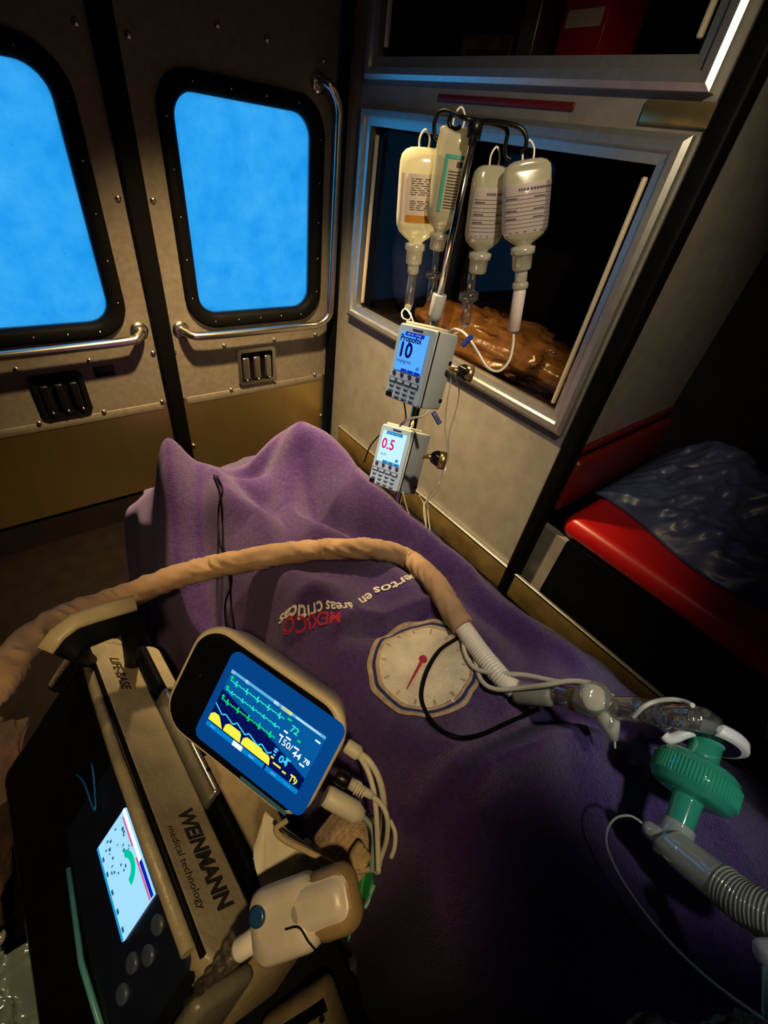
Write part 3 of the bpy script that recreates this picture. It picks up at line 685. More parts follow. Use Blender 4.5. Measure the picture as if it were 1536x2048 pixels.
# infusion pumps
PW, PH, PD = .09, .129, .058
SCRB = emit('pump_screen_blue', (.10, .42, 1.0), 1.0); SCRW = emit('pump_screen_white', (.55, .88, 1.0), 1.05)
def pump(M, label, lines, screen, hdr, first):
    root = thing('infusion_pump', M, label, 'infusion pump', 'infusion pumps clamped to the pole')
    B = lambda mb, nm, mt, par=None: mb.build(nm, mt, par or root, world=False)
    B(MB().box((PW/2, -PH/2, -PD/2), (PW, PH, PD), None, .004), 'housing', M_PUMP)
    B(MB().slab(off(rrect(PW-.006, PH-.005, .005), PW/2-.001, -PH/2), -.001, .0012), 'face_plate', M_PUMPF)
    B(MB().box((PW-.0008, -PH/2, -.0035), (.0026, PH-.004, .0022)), 'door_seam', M_BLACK)
    B(MB().box((PW*.52, -PH*.055, .0014), (PW*.26, .0032, .0008), None, .0003), 'speaker_slot', M_NAVYINK)
    su0, su1, sv0, sv1 = .11*PW, .84*PW, -.095*PH, -.600*PH
    sc_ = B(MB().slab([(su0, sv1), (su1, sv1), (su1, sv0), (su0, sv0)], .001, .0018), 'screen', screen)
    def T(body, u, v, size, mat, bold=.0, al='LEFT'):
        B(MB().text(body, lambda x, y: V((su0+(su1-su0)*u+x, sv0+(sv1-sv0)*v+y, .0022)), size, al, bold), 'lettering', mat, sc_)
    def Rr(u0, u1, v0, v1, mat, nm):
        B(MB().slab([(su0+(su1-su0)*u0, sv0+(sv1-sv0)*v1), (su0+(su1-su0)*u1, sv0+(sv1-sv0)*v1), (su0+(su1-su0)*u1, sv0+(sv1-sv0)*v0), (su0+(su1-su0)*u0, sv0+(sv1-sv0)*v0)], .0018, .002), nm, mat, sc_)
    Rr(.16, .84, .0, .10, hdr, 'header_bar')
    for k in range(3): Rr(.27+.245*k, .49+.245*k, .93, 1.0, hdr, 'softkey_label')
    for k, wd_ in enumerate((.1, .08, .12, .06)): Rr(.24+.14*k, .24+.14*k+wd_, .035, .065, emit('pale_blue_light', (.3, .65, 1), .8), 'header_mark')
    for b_ in lines: T(*b_)
    Rr(.79, .90, .80, .89, emit('mid_blue_light', (.03, .22, .8), .8), 'shield_icon')
    for k in range(4):
        B(MB().lathe([(0, .0046), (.0008, .0044), (.0010, .0035)], (PW*(.145+.215*k), -PH*.645, .001), (0, 0, 1), 16), 'round_key', M_NAVYINK)
        B(MB().box((PW*(.145+.205*k), -PH*.735, .0018), (PW*.185, PH*.062, .0009), None, .0004), 'menu_key', M_NAVYINK)
        B(MB().box((PW*(.145+.205*k), -PH*.735, .0023), (PW*.14, PH*.040, .0004)), 'key_icon', M_PUMPF)
        for rr_ in range(3):
            if k == 0 and rr_ == 2: continue
            B(MB().box((PW*(.14+.2*k), -PH*(.81+.066*rr_), .0018), (PW*.13, PH*.026, .0008), None, .0003), 'keypad_key', M_KEY)
            B(MB().box((PW*(.14+.2*k), -PH*(.833+.066*rr_), .0014), (PW*.05, PH*.014, .0008)), 'key_mark', M_NAVYINK)
    B(MB().box((PW*.125, -PH*.945, .002), (PW*.16, PH*.07, .002), None, .0008), 'power_key', M_BLACK)
    for v in (.36, .87): B(MB().box((PW+.0008, -PH*v, -PD*.88), (.003, .006, .006), None, .0006), 'door_catch', M_BLACK)
    B(MB().box((PW*.42, .0025, -PD*.5), (PW*.75, .005, PD*.7), None, .002), 'top_rim', M_CREAM)
    return root
dk = emit('screen_navy_text', (.002, .006, .16), .6); mg = emit('screen_magenta_text', (.75, .01, .16), .9); hd = emit('screen_header_blue', (.004, .03, .55), .9); hd2 = emit('screen_header_cyan', (.01, .25, .62), .9)
MU = frame((.536, .595, 1.265), (.069, -.985, .16), (.251, .173, .952)); ML = frame((.55, .62, 1.049), (.123, -.958, .26), (.389, .288, .875))
pu = pump(MU, 'upper infusion pump reading Propofol 10 on a blue screen', [('Propofol', .02, .235, .0140, dk, .035), ('10', .02, .63, .034, dk, .03), ('mcg/kg/min', .04, .78, .0078, dk, .01)], SCRB, hd, True)
pl = pump(ML, 'lower infusion pump reading 0.5 in magenta on a white screen', [('0.5', .06, .56, .030, mg, .02), ('mL/hr', .10, .78, .0078, dk, .0)], SCRW, hd2, False)
# clamps behind the pumps, gripping the pole
def polepoint(z):
    q = (z-pt.z)/(pb.z-pt.z); return pt.lerp(pb, q)
for root, M, zc in ((pu, MU, 1.19), (pl, ML, .985)):
    pp = polepoint(zc); loc = M.inverted() @ pp
    a = V((PW*.55, loc.y, -PD)); 
    MB().tube([a+V((0, 0, .004)), loc], .012, 12).build('clamp_arm', M_BLKP, root, world=False)
    MB().lathe([(-.014, .013), (-.014, .019), (.014, .019), (.014, .013)], loc, root.matrix_basis.to_3x3().inverted() @ pdir, 16).build('clamp_jaw', M_BLKP, root, world=False)
# knobs
k0, k1 = M_ALU, M_BRASS
def knob(root, p0, p1, p2, t, w):
    a, b, c = at(*p0, t), at(*p1, t), at(*p2, t); k = pxm(b)
    MB().tube([a, b], .0045, 10).build('clamp_screw', M_BRASS, root)
    MB().box((b+c)/2, (.02, .024, .022), None, .004).build('knob_block', M_BLKP, root)
    MB().lathe([(-.006, w*k*.3), (-.006, w*k*.5), (.006, w*k*.5), (.008, w*k*.3)], c, (c-a), 18).build('knob', M_BRASS, root)
knob(pl, (846, 912), (868, 914), (884, 921), .80, 36)
knob(pu, (897, 738), (922, 742), (938, 748), .80, 32)

def line(name, label, pts, r, mat, cat='tube', group=None, n=8, segs=8):
    P = [p if isinstance(p, V) else at(*p) for p in pts]; root = MB().tube(spline(P, n), r, segs).build(name, mat)
    return tag(root, label, cat, group)
def rng(p): return (p-CAM).length
tD = rng(athr(1027, 664, h4))
line('drip_tube', 'thick white drip tube looping from the opaque chamber to the upper pump', [(1027, 662, tD), (1026, 690, tD), (1018, 722, tD-.01), (998, 742, tD-.02), (975, 735, tD-.03), (956, 705, tD-.03), (940, 680, tD-.03), (925, 664, tD-.02), (908, 658, tD-.01), (898, 664, tD)], .0026, M_WHITE)
tA = rng(athr(815, 620, h1))
line('drip_tube', 'thin white tube curling from the slim chamber onto the upper pump', [(815, 619, tA), (822, 630, tA-.05), (818, 640, tA-.10), (806, 636, tA-.10), (804, 624, tA-.08), (812, 618, tA-.07), (822, 632, tA-.1), (828, 648, tA-.11)], .0014, M_CABLE)
tC = rng(athr(928, 656, h3))
line('drip_tube', 'thin tube from the wide-collared chamber into the upper pump', [(928, 656, tC), (920, 664, tC-.03), (908, 668, tC-.06)], .0014, M_CABLE)
line('drip_tube', 'thin white tube from the upper pump curving to the top of the lower pump', [(858, 820, .80), (845, 832, .80), (825, 836, .81), (810, 842, .82), (800, 852, .84)], .0022, M_WHITE)
line('infusion_line', 'thin clear line falling past the brass knob of the upper pump', [(900, 720, .82), (902, 760, .82), (895, 800, .83), (890, 850, .85), (894, 900, .86), (880, 960, .86), (856, 1000, .84), (862, 1080, .80)], .0011, C_MILK)
line('infusion_line', 'thin clear line swinging wide beside the upper pump', [(905, 740, .82), (918, 780, .83), (912, 820, .85), (898, 870, .86), (896, 920, .87), (872, 985, .85), (848, 1010, .82), (854, 1060, .80), (868, 1085, .79)], .0011, C_MILK)
line('infusion_line', 'thin clear line hanging from the bottom of the lower pump', [(838, 990, .82), (848, 1010, .82), (852, 1050, .80), (850, 1080, .79)], .0011, C_MILK)
line('infusion_line', 'short clear line below the lower pump housing', [(806, 985, .86), (812, 1010, .86), (820, 1035, .86)], .0011, C_MILK)
line('pump_cable', 'thin black cable dropping behind the pumps', [(808, 800, .94), (809, 845, .95), (770, 862, .98), (742, 890, 1.0), (728, 925, 1.02)], .0016, M_BLACK, 'cable')
for (p0, p1, t, lb) in (((945, 670), (924, 692), .80, 'blue slide clamp beside the upper pump'), ((866, 824), (880, 848), .80, 'blue slide clamp hanging below the upper pump')):
    a, b = at(*p0, t), at(*p1, t); root = thing('slide_clamp', (a+b)/2, lb, 'clamp')
    d = (b-a).normalized(); M = frame((a+b)/2, d, up); L = (b-a).length
    MB().rbox((0, 0, 0), (L, .009, .005), .0015, M).build('body', pbr('royal_blue_plastic', (.01, .03, .26), .4), root)
    MB().box((L*.1, 0, .003), (L*.5, .002, .002), M).build('slot', M_NAVYINK, root)

# ================================================================== BREATHING CIRCUIT
def hose_path(spec):
    return [(onb(p[0], p[1], p[2]) if len(p) == 3 and p[2] < .2 else at(*p)) for p in spec]
hp = hose_path([(-60, 1440, .50), (0, 1362, .52), (38, 1305, .55), (92, 1256, .59), (165, 1222, .63), (240, 1198, .67), (320, 1165, .71), (420, 1135, .74), (540, 1112, .022), (640, 1100, .019), (740, 1098, .019), (815, 1118, .019), (868, 1165, .019), (900, 1215, .018), (926, 1255, .018)])
hs = spline(hp, 9)
bh = thing('breathing_hose', hs[60], 'breathing hose in a wrinkled tan fabric sleeve arching across the blanket', 'hose')
# wrinkled sleeve
rings = []; R0 = .0185; N = 26; nrm = None; dense = []
for a, b in zip(hs, hs[1:]):
    for k in range(5): dense.append(a.lerp(b, k/5))
dense.append(hs[-1])
nrm = V((0, 0, 1)); s_acc = 0
for i, p in enumerate(dense):
    t = (dense[min(i+1, len(dense)-1)]-dense[max(i-1, 0)]).normalized(); nrm = (nrm-t*nrm.dot(t)).normalized(); bn = t.cross(nrm)
    if i: s_acc += (p-dense[i-1]).length
    ring = []
    for k in range(N):
        a = 2*math.pi*k/N
        w = .5-abs(noise.noise(V((s_acc*50+1.7*math.sin(a+1), math.cos(a)*.7, math.sin(a)*.7)))) ; w2 = noise.noise(V((s_acc*95, math.cos(a)*2, math.sin(a)*2+5)))
        ring.append(p+(nrm*math.cos(a)+bn*math.sin(a))*(R0*(.80+.20*min(1, s_acc/.35))+w*.0055-.002+w2*.0004))
    rings.append(ring)
MB().loft(rings, True).build('fabric_sleeve', M_SLEEVE, bh)
# corrugated white hose out of the sleeve
cp = spline([hs[-2], onb(938, 1272, .016), onb(965, 1310, .016), onb(1000, 1352, .015), onb(1030, 1380, .015)], 44); rr = []
for i in range(len(cp)): rr.append(.0132+.0009*math.sin(i*1.25))
MB().tube(cp, rr, 18).build('corrugated_tube', M_WHITE, bh)
# grey cuff and flow sensor along the line to the patient
def pts(*l): return [at(*q) for q in l]
t0 = rng(cp[-1])
fs_ = thing('flow_sensor', at(1180, 1405, t0-.05), 'translucent flow sensor with a milky round port on the breathing circuit', 'flow sensor')
def cyl(P, R, name, mat, root, n=20): return MB().tube(P, R, n).build(name, mat, root)
cyl(pts((1028, 1384, t0+.002), (1040, 1386, t0), (1095, 1391, t0-.02), (1108, 1392, t0-.022)), [.0135, .0150, .0135, .012], 'grey_cuff', pbr('grey_green_rubber', (.20, .21, .19), .55), fs_)
cyl(pts((1105, 1392, t0-.02), (1122, 1390, t0-.03), (1150, 1398, t0-.035), (1160, 1400, t0-.04)), [.011, .0125, .0125, .011], 'clear_end', C_CLEAR, fs_)
cyl(pts((1142, 1398, t0-.034), (1152, 1400, t0-.036)), [.0131, .0131], 'yellow_mark', pbr('yellow_print', (.60, .50, .05), .5), fs_)
cyl(pts((1155, 1400, t0-.04), (1165, 1402, t0-.045), (1205, 1412, t0-.06), (1225, 1415, t0-.065)), [.012, .0155, .0165, .0145], 'sensor_body', C_MILK, fs_)
pcn = at(1188, 1395, t0-.075)
MB().lathe([(.02, .012), (.0, .0165), (-.004, .0175), (-.008, .0165), (-.011, .010), (-.0115, .001)], pcn, (fw-up*.3-rt*.1), 26).build('round_port', C_MILK, fs_)
cyl(pts((1222, 1415, t0-.064), (1230, 1416, t0-.066), (1278, 1419, t0-.085), (1290, 1421, t0-.09)), [.0115, .0125, .0125, .0115], 'outlet_tube', C_CLEAR, fs_)
cyl(pts((1205, 1420, t0-.06), (1222, 1450, t0-.065), (1228, 1480, t0-.06)), [.014, .010, .0045], 'side_port', C_MILK, fs_)
# elbow up to the filter
el = thing('elbow_connector', at(1370, 1430, .60), 'clear ridged elbow connector joining the flow sensor to the green filter', 'connector')
te = t0-.09; tf = .60
EP = spline(pts((1284, 1421, te), (1300, 1424, te-.005), (1330, 1430, te-.015), (1370, 1434, te-.03), (1405, 1440, te-.03), (1425, 1452, tf+.004), (1422, 1470, tf)), 8)
er = [.0110+.0016*math.sin(i*1.3)*(1 if 5 < i < 20 else 0) for i in range(len(EP))]
MB().tube(EP, er, 18).build('elbow_tube', C_CLEAR, el)
for (p0, p1) in (((1408, 1433), (1414, 1424)), ((1430, 1452), (1437, 1438))):
    MB().tube(pts((*p0, tf), (*p1, tf-.004)), [.003, .0036], 8).build('luer_stub', C_MILK, el)
# filter
fa = at(1425, 1452, tf); fb = at(1350, 1672, .575); fax = (fb-fa).normalized(); fL = (fb-fa).length
hf = thing('breathing_filter', fa, 'green breathing filter with a white ring cap and ribbed body', 'filter')
k = pxm(fa)
MB().lathe([(fL*.10, .0115), (fL*.11, .0135), (fL*.34, .0145), (fL*.36, .016)], fa, fax, 28).build('upper_neck', C_GREEN, hf)
mbf = MB(); prof = [(fL*.345, .016), (fL*.36, .030), (fL*.40, .0345), (fL*.425, .0345), (fL*.43, .0360), (fL*.60, .0360), (fL*.605, .0345), (fL*.64, .0335), (fL*.665, .026), (fL*.675, .014)]
mbf.lathe(prof, fa, fax, 48); mbf.build('filter_housing', C_GREEN, hf)
sd = fax.orthogonal().normalized(); sb_ = fax.cross(sd)
ribmesh = None
for q in range(72):
    a = 2*math.pi*q/72; o_ = fa+fax*(fL*.515)+(sd*math.cos(a)+sb_*math.sin(a))*.0362
    if ribmesh is None: MBr = MB(); ribmesh = MB()
    M = frame(o_, fax, -(sd*math.sin(a))+sb_*math.cos(a)); ribmesh.box((0, 0, 0), (fL*.15, .0011, .0012), M)
rb = ribmesh.build('grip_ribs', C_GREEN, hf); rb['kind'] = 'stuff'
MB().lathe([(fL*.67, .0135), (fL*.70, .0125), (fL*.92, .0115), (fL*.96, .0110)], fa, fax, 24).build('lower_port', C_GREEN, hf)
# white tethered cap around the top
tilt = (fax*.95+rt*.10-fw*.18).normalized(); cc = fa+fax*(fL*.115)
MB().lathe([(.006, .0135), (.006, .029), (.004, .0325), (-.003, .0325), (-.006, .030), (-.007, .0135)], cc, tilt, 40).build('ring_cap', M_WHITE, hf)
MB().lathe([(.0062, .014), (.0064, .026)], cc, tilt, 40, cap=False).build('cap_underside_shade', M_BLKP, hf)  # black ring painted for the shaded underside of the cap
tgq = spline([at(1385, 1462, tf-.016), at(1366, 1468, tf-.018), at(1350, 1475, tf-.018), at(1336, 1477, tf-.018), at(1328, 1470, tf-.018)], 6)
MB().tube(tgq, .0052, 10).build('cap_tab', M_WHITE, hf)
# catheter mount
cm = thing('catheter_mount', fb, 'clear corrugated catheter mount leading from the green filter to the patient', 'tube')
MB().lathe([(-.012, .0120), (-.010, .0138), (.016, .0140), (.022, .012)], fb, fax, 22).build('port_socket', C_MILK, cm)
s0 = at(1338, 1680, .428); 
body = pts((1336, 1676, .57), (1345, 1690, .568), (1375, 1716, .56), (1420, 1752, .55), (1452, 1776, .542))
MB().tube(spline(body, 5), [.010]+[.0148]*(len(spline(body, 5))-2)+[.0135], 22).build('swivel_body', C_MILK, cm)
cr_ = spline(pts((1446, 1772, .544), (1490, 1806, .536), (1535, 1832, .53), (1590, 1862, .525), (1660, 1900, .52)), 26)
MB().tube(cr_, [.0145+.0022*math.sin(i*1.35) for i in range(len(cr_))], 22).build('corrugated_tube', C_MILK, cm)
MB().tube(pts((1328, 1674, .57), (1312, 1664, .57), (1296, 1655, .57), (1286, 1648, .57)), [.0066, .0060, .0066, .003], 14).build('sampling_port', C_MILK, cm)
MB().tube(spline(pts((1325, 1690, .565), (1322, 1702, .563), (1334, 1718, .558), (1345, 1722, .554)), 5), .0012, 6).build('strap', M_CABLE, cm)
line('sampling_line', 'thin sampling line looping from the catheter mount down over the dark blanket', [(1290, 1651, .57), (1272, 1637, .57), (1255, 1631, .57), (1232, 1636, .57), (1216, 1656, .57), (1213, 1685, .57), (1222, 1715, .57), (1245, 1760, .565), (1290, 1825, .56), (1350, 1895, .55), (1420, 1960, .54), (1500, 2020, .53), (1580, 2075, .52)], .0012, M_CABLE)
# sensing tubes
line('sensing_tube', 'pale sensing tube running straight from the sleeve end to the flow sensor', [onb(928, 1262, .012), onb(928, 1300, .010), onb(948, 1335, .012), onb(990, 1346, .022), (1050, 1350, t0-.015), (1110, 1362, t0-.03), (1160, 1366, t0-.05), (1185, 1370, t0-.06)], .0032, M_CABLE, 'tube', 'sensing tubes beside the corrugated hose')
line('sensing_tube', 'pale sensing tube sagging below the corrugated hose', [onb(945, 1280, .010), onb(950, 1320, .008), onb(962, 1360, .010), onb(990, 1378, .016), (1040, 1376, t0-.022), (1090, 1370, t0-.04), (1140, 1362, t0-.05), (1185, 1368, t0-.06), (1215, 1385, t0-.07)], .0032, M_CABLE, 'tube', 'sensing tubes beside the corrugated hose')
line('sensor_cable', 'black cable looping over the round felt patch', [onb(915, 1276, .006), onb(880, 1300, .008), onb(855, 1340, .009), onb(843, 1385, .008), onb(850, 1420, .006), onb(875, 1455, .005), onb(915, 1475, .005), onb(960, 1470, .005), onb(1010, 1448, .005), onb(1060, 1425, .008), (1082, 1416, t0-.03)], .0028, M_BLACK, 'cable')
line('sensor_cable', 'grey wire curving over the clear connector behind the green filter', [(1265, 1435, te-.02), (1285, 1415, te-.03), (1310, 1403, te-.03), (1340, 1399, te-.035), (1365, 1402, te-.04), (1386, 1411, te-.05)], .0022, M_CABLE, 'cable')
line('sensor_cable', 'thin wire hanging from the flow sensor with a white tip', [(1212, 1440, t0-.06), (1224, 1455, t0-.06), (1229, 1480, t0-.055), (1230, 1496, t0-.05)], .0012, M_CABLE, 'cable')
line('electrode_lead', 'thin black lead running down the blanket beneath the hose on the near side', [onb(428, 950, .003), onb(438, 975, .003), onb(444, 1010, .003), onb(446, 1060, .003), (446, 1090, rng(onb(446, 1090))-.05), (452, 1120, rng(onb(452, 1120))-.06), (460, 1165, rng(onb(460, 1165))-.03), onb(462, 1200, .003), onb(470, 1265, .003)], .0016, M_BLACK, 'cable', 'black electrode leads on the blanket')
line('electrode_lead', 'thin black lead beside the first one with a bow away from the knees', [onb(434, 952, .003), onb(445, 978, .003), onb(438, 1010, .003), onb(437, 1055, .003), (440, 1090, rng(onb(440, 1090))-.05), (456, 1122, rng(onb(456, 1122))-.06), (463, 1165, rng(onb(463, 1165))-.03), onb(450, 1210, .003), onb(455, 1265, .003)], .0016, M_BLACK, 'cable', 'black electrode leads on the blanket')

# ================================================================== VENTILATOR ON ITS CARRYING PLATE
MV = frame((-.09, .204, .887), (.043, -.988, .145), (.696, .134, .705))
ve = thing('ventilator', MV, 'portable ventilator in a khaki carrying case with a lit screen', 'ventilator')
def L(mb, nm, mt, par=None): return mb.build(nm, mt, par or ve, world=False)
L(MB().box((-.09, -.075, -.052), (.445, .232, .092), None, .014), 'case', M_BLKP)
L(MB().slab(off(rrect(.235, .112, .014), .005, -.018), -.008, -.002), 'screen_bezel', pbr('dark_blue_plastic', (.008, .012, .03), .3))
SW, SH = .099, .056
svn = L(MB().slab([(-SW/2, -SH/2), (SW/2, -SH/2), (SW/2, SH/2), (-SW/2, SH/2)], -.002, .0005), 'screen', emit('ventilator_screen', (.36, .72, 1.0), 1.05))
def S(u0, u1, v0, v1, nm, mt, z=.0008): L(MB().slab([(-SW/2+SW*u0, -SH/2+SH*v0), (-SW/2+SW*u1, -SH/2+SH*v0), (-SW/2+SW*u1, -SH/2+SH*v1), (-SW/2+SW*u0, -SH/2+SH*v1)], z-.0004, z), nm, mt, svn)
wh = emit('screen_white', (.9, .97, 1), 1.2); rd = emit('screen_rose', (.75, .12, .25), .9); nb = emit('screen_deep_blue', (.004, .01, .42), 1); gn = emit('screen_green', (.0, .62, .36), .9); gt = emit('screen_grey_text', (.02, .16, .25), .8); cy_ = emit('screen_cyan_edge', (.01, .34, .68), .9)
S(0, .62, .93, 1, 'header_bar', wh); S(.62, 1, .93, 1, 'header_bar', nb); S(.06, .42, .875, .91, 'alarm_bar', rd); S(.55, 1, .875, .91, 'alarm_bar', rd); S(0, 1, 0, .045, 'footer_bar', cy_)
arc = []
for q in range(19):
    a = math.radians(195-130*q/18+20); arc.append((a,))
ao, ai = [], []
for q in range(21):
    a = math.radians(215-150*q/20-60); ao.append((.002+.0155*math.cos(a)*1.15, .0035+.0155*math.sin(a)))
    ai.append((.002+.0095*math.cos(a)*1.15, .0035+.0095*math.sin(a)))
L(MB().slab(ao+ai[::-1], .0005, .0012), 'gauge_arc', gn, svn)
rnd = random.Random(5)
for q in range(26):
    u, v = rnd.uniform(.06, .50), rnd.uniform(.16, .80)
    S(u, u+rnd.uniform(.012, .035), v, v+rnd.uniform(.03, .06), 'readout_mark', gt)
for u in (.15, .32, .52, .72, .9): S(u, u+.05, .07, .12, 'readout_mark', gt)
for q in range(4):
    L(MB().lathe([(0, .0085), (.003, .0080), (.004, .006)], (.072+.010*(q % 2), .020-.022*q, -.002), (0, 0, 1), 18), 'control_button', pbr('slate_button', (.05, .07, .12), .35))
L(MB().tube([V((-.075, -.085, -.004)), V((.02, -.093, -.002)), V((.10, -.086, -.004))], .003, 8), 'lower_trim', pbr('teal_trim', (.08, .30, .36), .35))
# khaki cover strip on top, with rounded ends
def strip_obj(nm, x0, x1, z0, z1, y, th, mat, r=.02):
    m = MB(); c = ((x0+x1)/2, (z0+z1)/2)
    rs = []
    for yy, ins in ((y-th, .0), (y-.004, .0), (y-.0012, .0015), (y, .005)):
        rs.append([V((p[0], yy, p[1])) for p in off(rrect(x1-x0-2*ins, abs(z1-z0)-2*ins, r, 6), *c)])
    m.loft(rs, True); return L(m, nm, mat)
strip_obj('cover_strip', -.325, .138, -.076, -.008, .049, .03, M_KHAKI, .022)
L(MB().tube([V((-.30, .043, -.001)), V((-.1, .043, .002)), V((.115, .043, -.001))], .0065, 10), 'edge_piping', M_KHAKI)
L(MB().tube([V((-.31, .0475, -.0085)), V((.125, .0475, -.0085))], .0028, 8), 'zip', M_BLACK)
L(MB().box((-.09, .036, -.099), (.47, .030, .012), None, .004), 'webbing', M_BLACK)
strip_obj('side_panel', -.335, -.215, -.135, -.104, .044, .04, M_KHAKI, .012)
L(MB().box((-.345, -.01, -.045), (.022, .10, .07), None, .009), 'end_flap', M_KHAKI)
L(MB().box((.142, -.045, -.045), (.018, .13, .07), None, .008), 'end_flap', pbr('dark_khaki_vinyl', (.13, .13, .10), .35, 0, .2, 24, .2, 160))
def TX(body, x0, x1, zc, mat, nm, bold, hscale=1.0):
    vs, fs = text_mesh(body, 1, 'LEFT', bold); mx = max(v[0] for v in vs); mn = min(v[0] for v in vs); k = (x1-x0)/(mx-mn)
    L(MB().add([V((x0+(x-mn)*k, .0497, zc-(y-.35)*k*hscale)) for x, y in vs], fs), nm, mat)
TX('LIFE-BASE', -.285, -.217, -.040, M_INK, 'lettering', .02, 1.25)
TX('WEINMANN', -.016, .098, -.048, M_INK, 'lettering', .045, 1.3)
TX('medical technology', .000, .090, -.024, M_INK, 'lettering', .0, 1.0)
L(MB().tube(spline([V((-.155, -.03, .0)), V((-.13, -.018, .002)), V((-.085, -.012, .003)), V((-.115, -.002, .002)), V((-.14, .002, .001))], 6), .0012, 6), 'blue_reflection', pbr('blue_reflection_paint', (.01, .10, .42), .3))  # painted arc for blue light reflected on the case front
# carrying handle
hpth = pts((92, 1302, .535), (116, 1270, .535), (150, 1243, .535), (200, 1226, .54), (270, 1206, .545))
MVi = MV.inverted()
hrings = []
for i, p in enumerate(hpth):
    t_ = (hpth[min(i+1, 4)]-hpth[max(i-1, 0)]).normalized(); n_ = (-fw-t_*(-fw).dot(t_)).normalized(); s_ = t_.cross(n_)
    hrings.append([MVi @ (p+s_*x_+n_*y_) for x_, y_ in rrect(.017, .010, .004, 3)])
L(MB().loft(hrings, True), 'carrying_handle', pbr('olive_tan_plastic', (.36, .31, .19), .4))
hr2 = []
for i, p in enumerate(hpth):
    t_ = (hpth[min(i+1, 4)]-hpth[max(i-1, 0)]).normalized(); n_ = (-fw-t_*(-fw).dot(t_)).normalized(); s_ = t_.cross(n_)
    c_ = p+s_*(-.014 if s_.dot(up) > 0 else .014)+n_*-.004
    hr2.append([MVi @ (c_+s_*x_+n_*y_) for x_, y_ in rrect(.03, .012, .004, 3)])
L(MB().loft(hr2, True), 'handle_grip', M_BLACK)
for p in ((120, 1290, .555), (258, 1226, .565)):
    q = MVi @ at(*p); L(MB().tube([q, V((-.31 if p[0] < 200 else -.30, .02, -.03 if p[0] < 200 else -.09))], .010, 10), 'handle_post', M_BLACK)
# second khaki pouch behind, under the monitor
po = thing('accessory_pouch', MV @ Matrix.Translation((0, 0, -.19)), 'tan canvas accessory pouch with black webbing under the patient monitor', 'pouch')
def LP(mb, nm, mt): return mb.build(nm, mt, po, world=False)
LP(MB().box((-.035, -.055, .012), (.34, .15, .110), None, .02), 'pouch_body', M_KHAKI2)
for x in (-.17, -.145, -.12, .05, .10): LP(MB().box((x, .021, .012), (.011, .004, .11), None, .001), 'webbing', M_BLACK)
LP(MB().box((-.035, .022, .060), (.33, .006, .012), None, .002), 'webbing', M_BLACK)
LP(MB().lathe([(0, .008), (.004, .010), (.007, .004)], (.055, .022, .055), (0, 1, 0), 14), 'snap', M_CHROME)
# edge-on tablet between ventilator and monitor
ta = thing('tablet', MV @ Matrix.Translation((-.108, .030, -.085)), 'thin silver-edged tablet standing on edge between the ventilator and the monitor', 'tablet')
q = MB().rbox((0, 0, 0), (.185, .075, .011), .004); q.build('shell', pbr('silver_edge', (.55, .56, .55), .25, .9), ta, world=False)
MB().slab(rrect(.170, .064, .006), -.0061, -.0056).build('glass', M_BLKP, ta, world=False)
MB().lathe([(0, .003), (.002, .003)], (.06, .037, 0), (0, 1, 0), 12).build('side_key', M_BLKP, ta, world=False)

# ================================================================== PATIENT MONITOR
MM = frame((.073, .195, 1.027), (.383, -.922, -.066), (.594, .191, .781))
mo = thing('patient_monitor', MM, 'cream and black patient monitor with green traces on a blue screen', 'monitor')
def Q(mb, nm, mt, par=None): return mb.build(nm, mt, par or mo, world=False)
bw, bh_, bx, by = .192, .127, -.020, .000
sh = MB(); rs = []
for z, g in ((-.044, -.03), (-.038, -.016), (-.016, -.004), (-.006, .002), (.000, .002), (.002, -.002)):
    rs.append([V((p[0], p[1], z)) for p in off(rrect(bw+g, bh_+g, .034, 8), bx, by)])
sh.loft(rs, True); Q(sh, 'rear_shell', M_CREAM)
Q(MB().slab(off(rrect(bw-.008, bh_-.008, .031, 8), bx, by), .0015, .0035), 'front_glass', pbr('gloss_black_glass', (.004, .005, .008), .08, 0, .1, spec=.6))
DW, DH = .150, .102
dsp = Q(MB().slab(off(rrect(.144, .106, .010), .003, .001), .0034, .0040), 'display', emit('monitor_blue', (.0015, .055, .24), 1.0))
UW, UH = .121, .068
def U(u, v, z=.0048): return V((-UW/2+UW*u, UH/2-UH*v, z))
def UR(u0, u1, v0, v1, nm, mt, z=.0048): Q(MB().add([U(u0, v1, z), U(u1, v1, z), U(u1, v0, z), U(u0, v0, z)], [(0, 1, 2, 3)]), nm, mt, dsp)
e_g = emit('trace_green', (.0, .80, .16), 1.1); e_t = emit('trace_turquoise', (.02, .80, .55), 1.1); e_c = emit('trace_cyan', (.05, .60, .90), 1.1); e_y = emit('trace_yellow', (.85, .82, .06), 1.1); e_w = emit('ui_white', (.80, .92, .95), 1.1); e_b = emit('ui_button_blue', (.0, .22, .62), 1.0); e_dk = emit('ui_navy', (.001, .006, .09), 1); e_lb = emit('ui_pale_blue', (.12, .45, .75), 1); e_sc = emit('ui_screen_blue', (.002, .10, .34), 1)
UR(0, 1, 0, 1, 'ui_panel', e_sc, .0043)
Q(MB().add([U(0, .35, .0045), U(.62, .55, .0045), U(1, .72, .0045), U(1, 1, .0045), U(0, 1, .0045)], [(0, 1, 2, 3, 4)]), 'ui_shade', e_dk, dsp)
UR(0, 1, 0, .045, 'status_bar', e_lb); UR(.47, .52, 0, .05, 'status_mark', e_w); UR(.55, .66, 0, .055, 'status_mark', e_y); UR(.0, .04, 0, .05, 'status_mark', e_w); UR(.16, .20, 0, .05, 'status_mark', e_w); UR(.70, .95, .015, .035, 'status_mark', e_w)
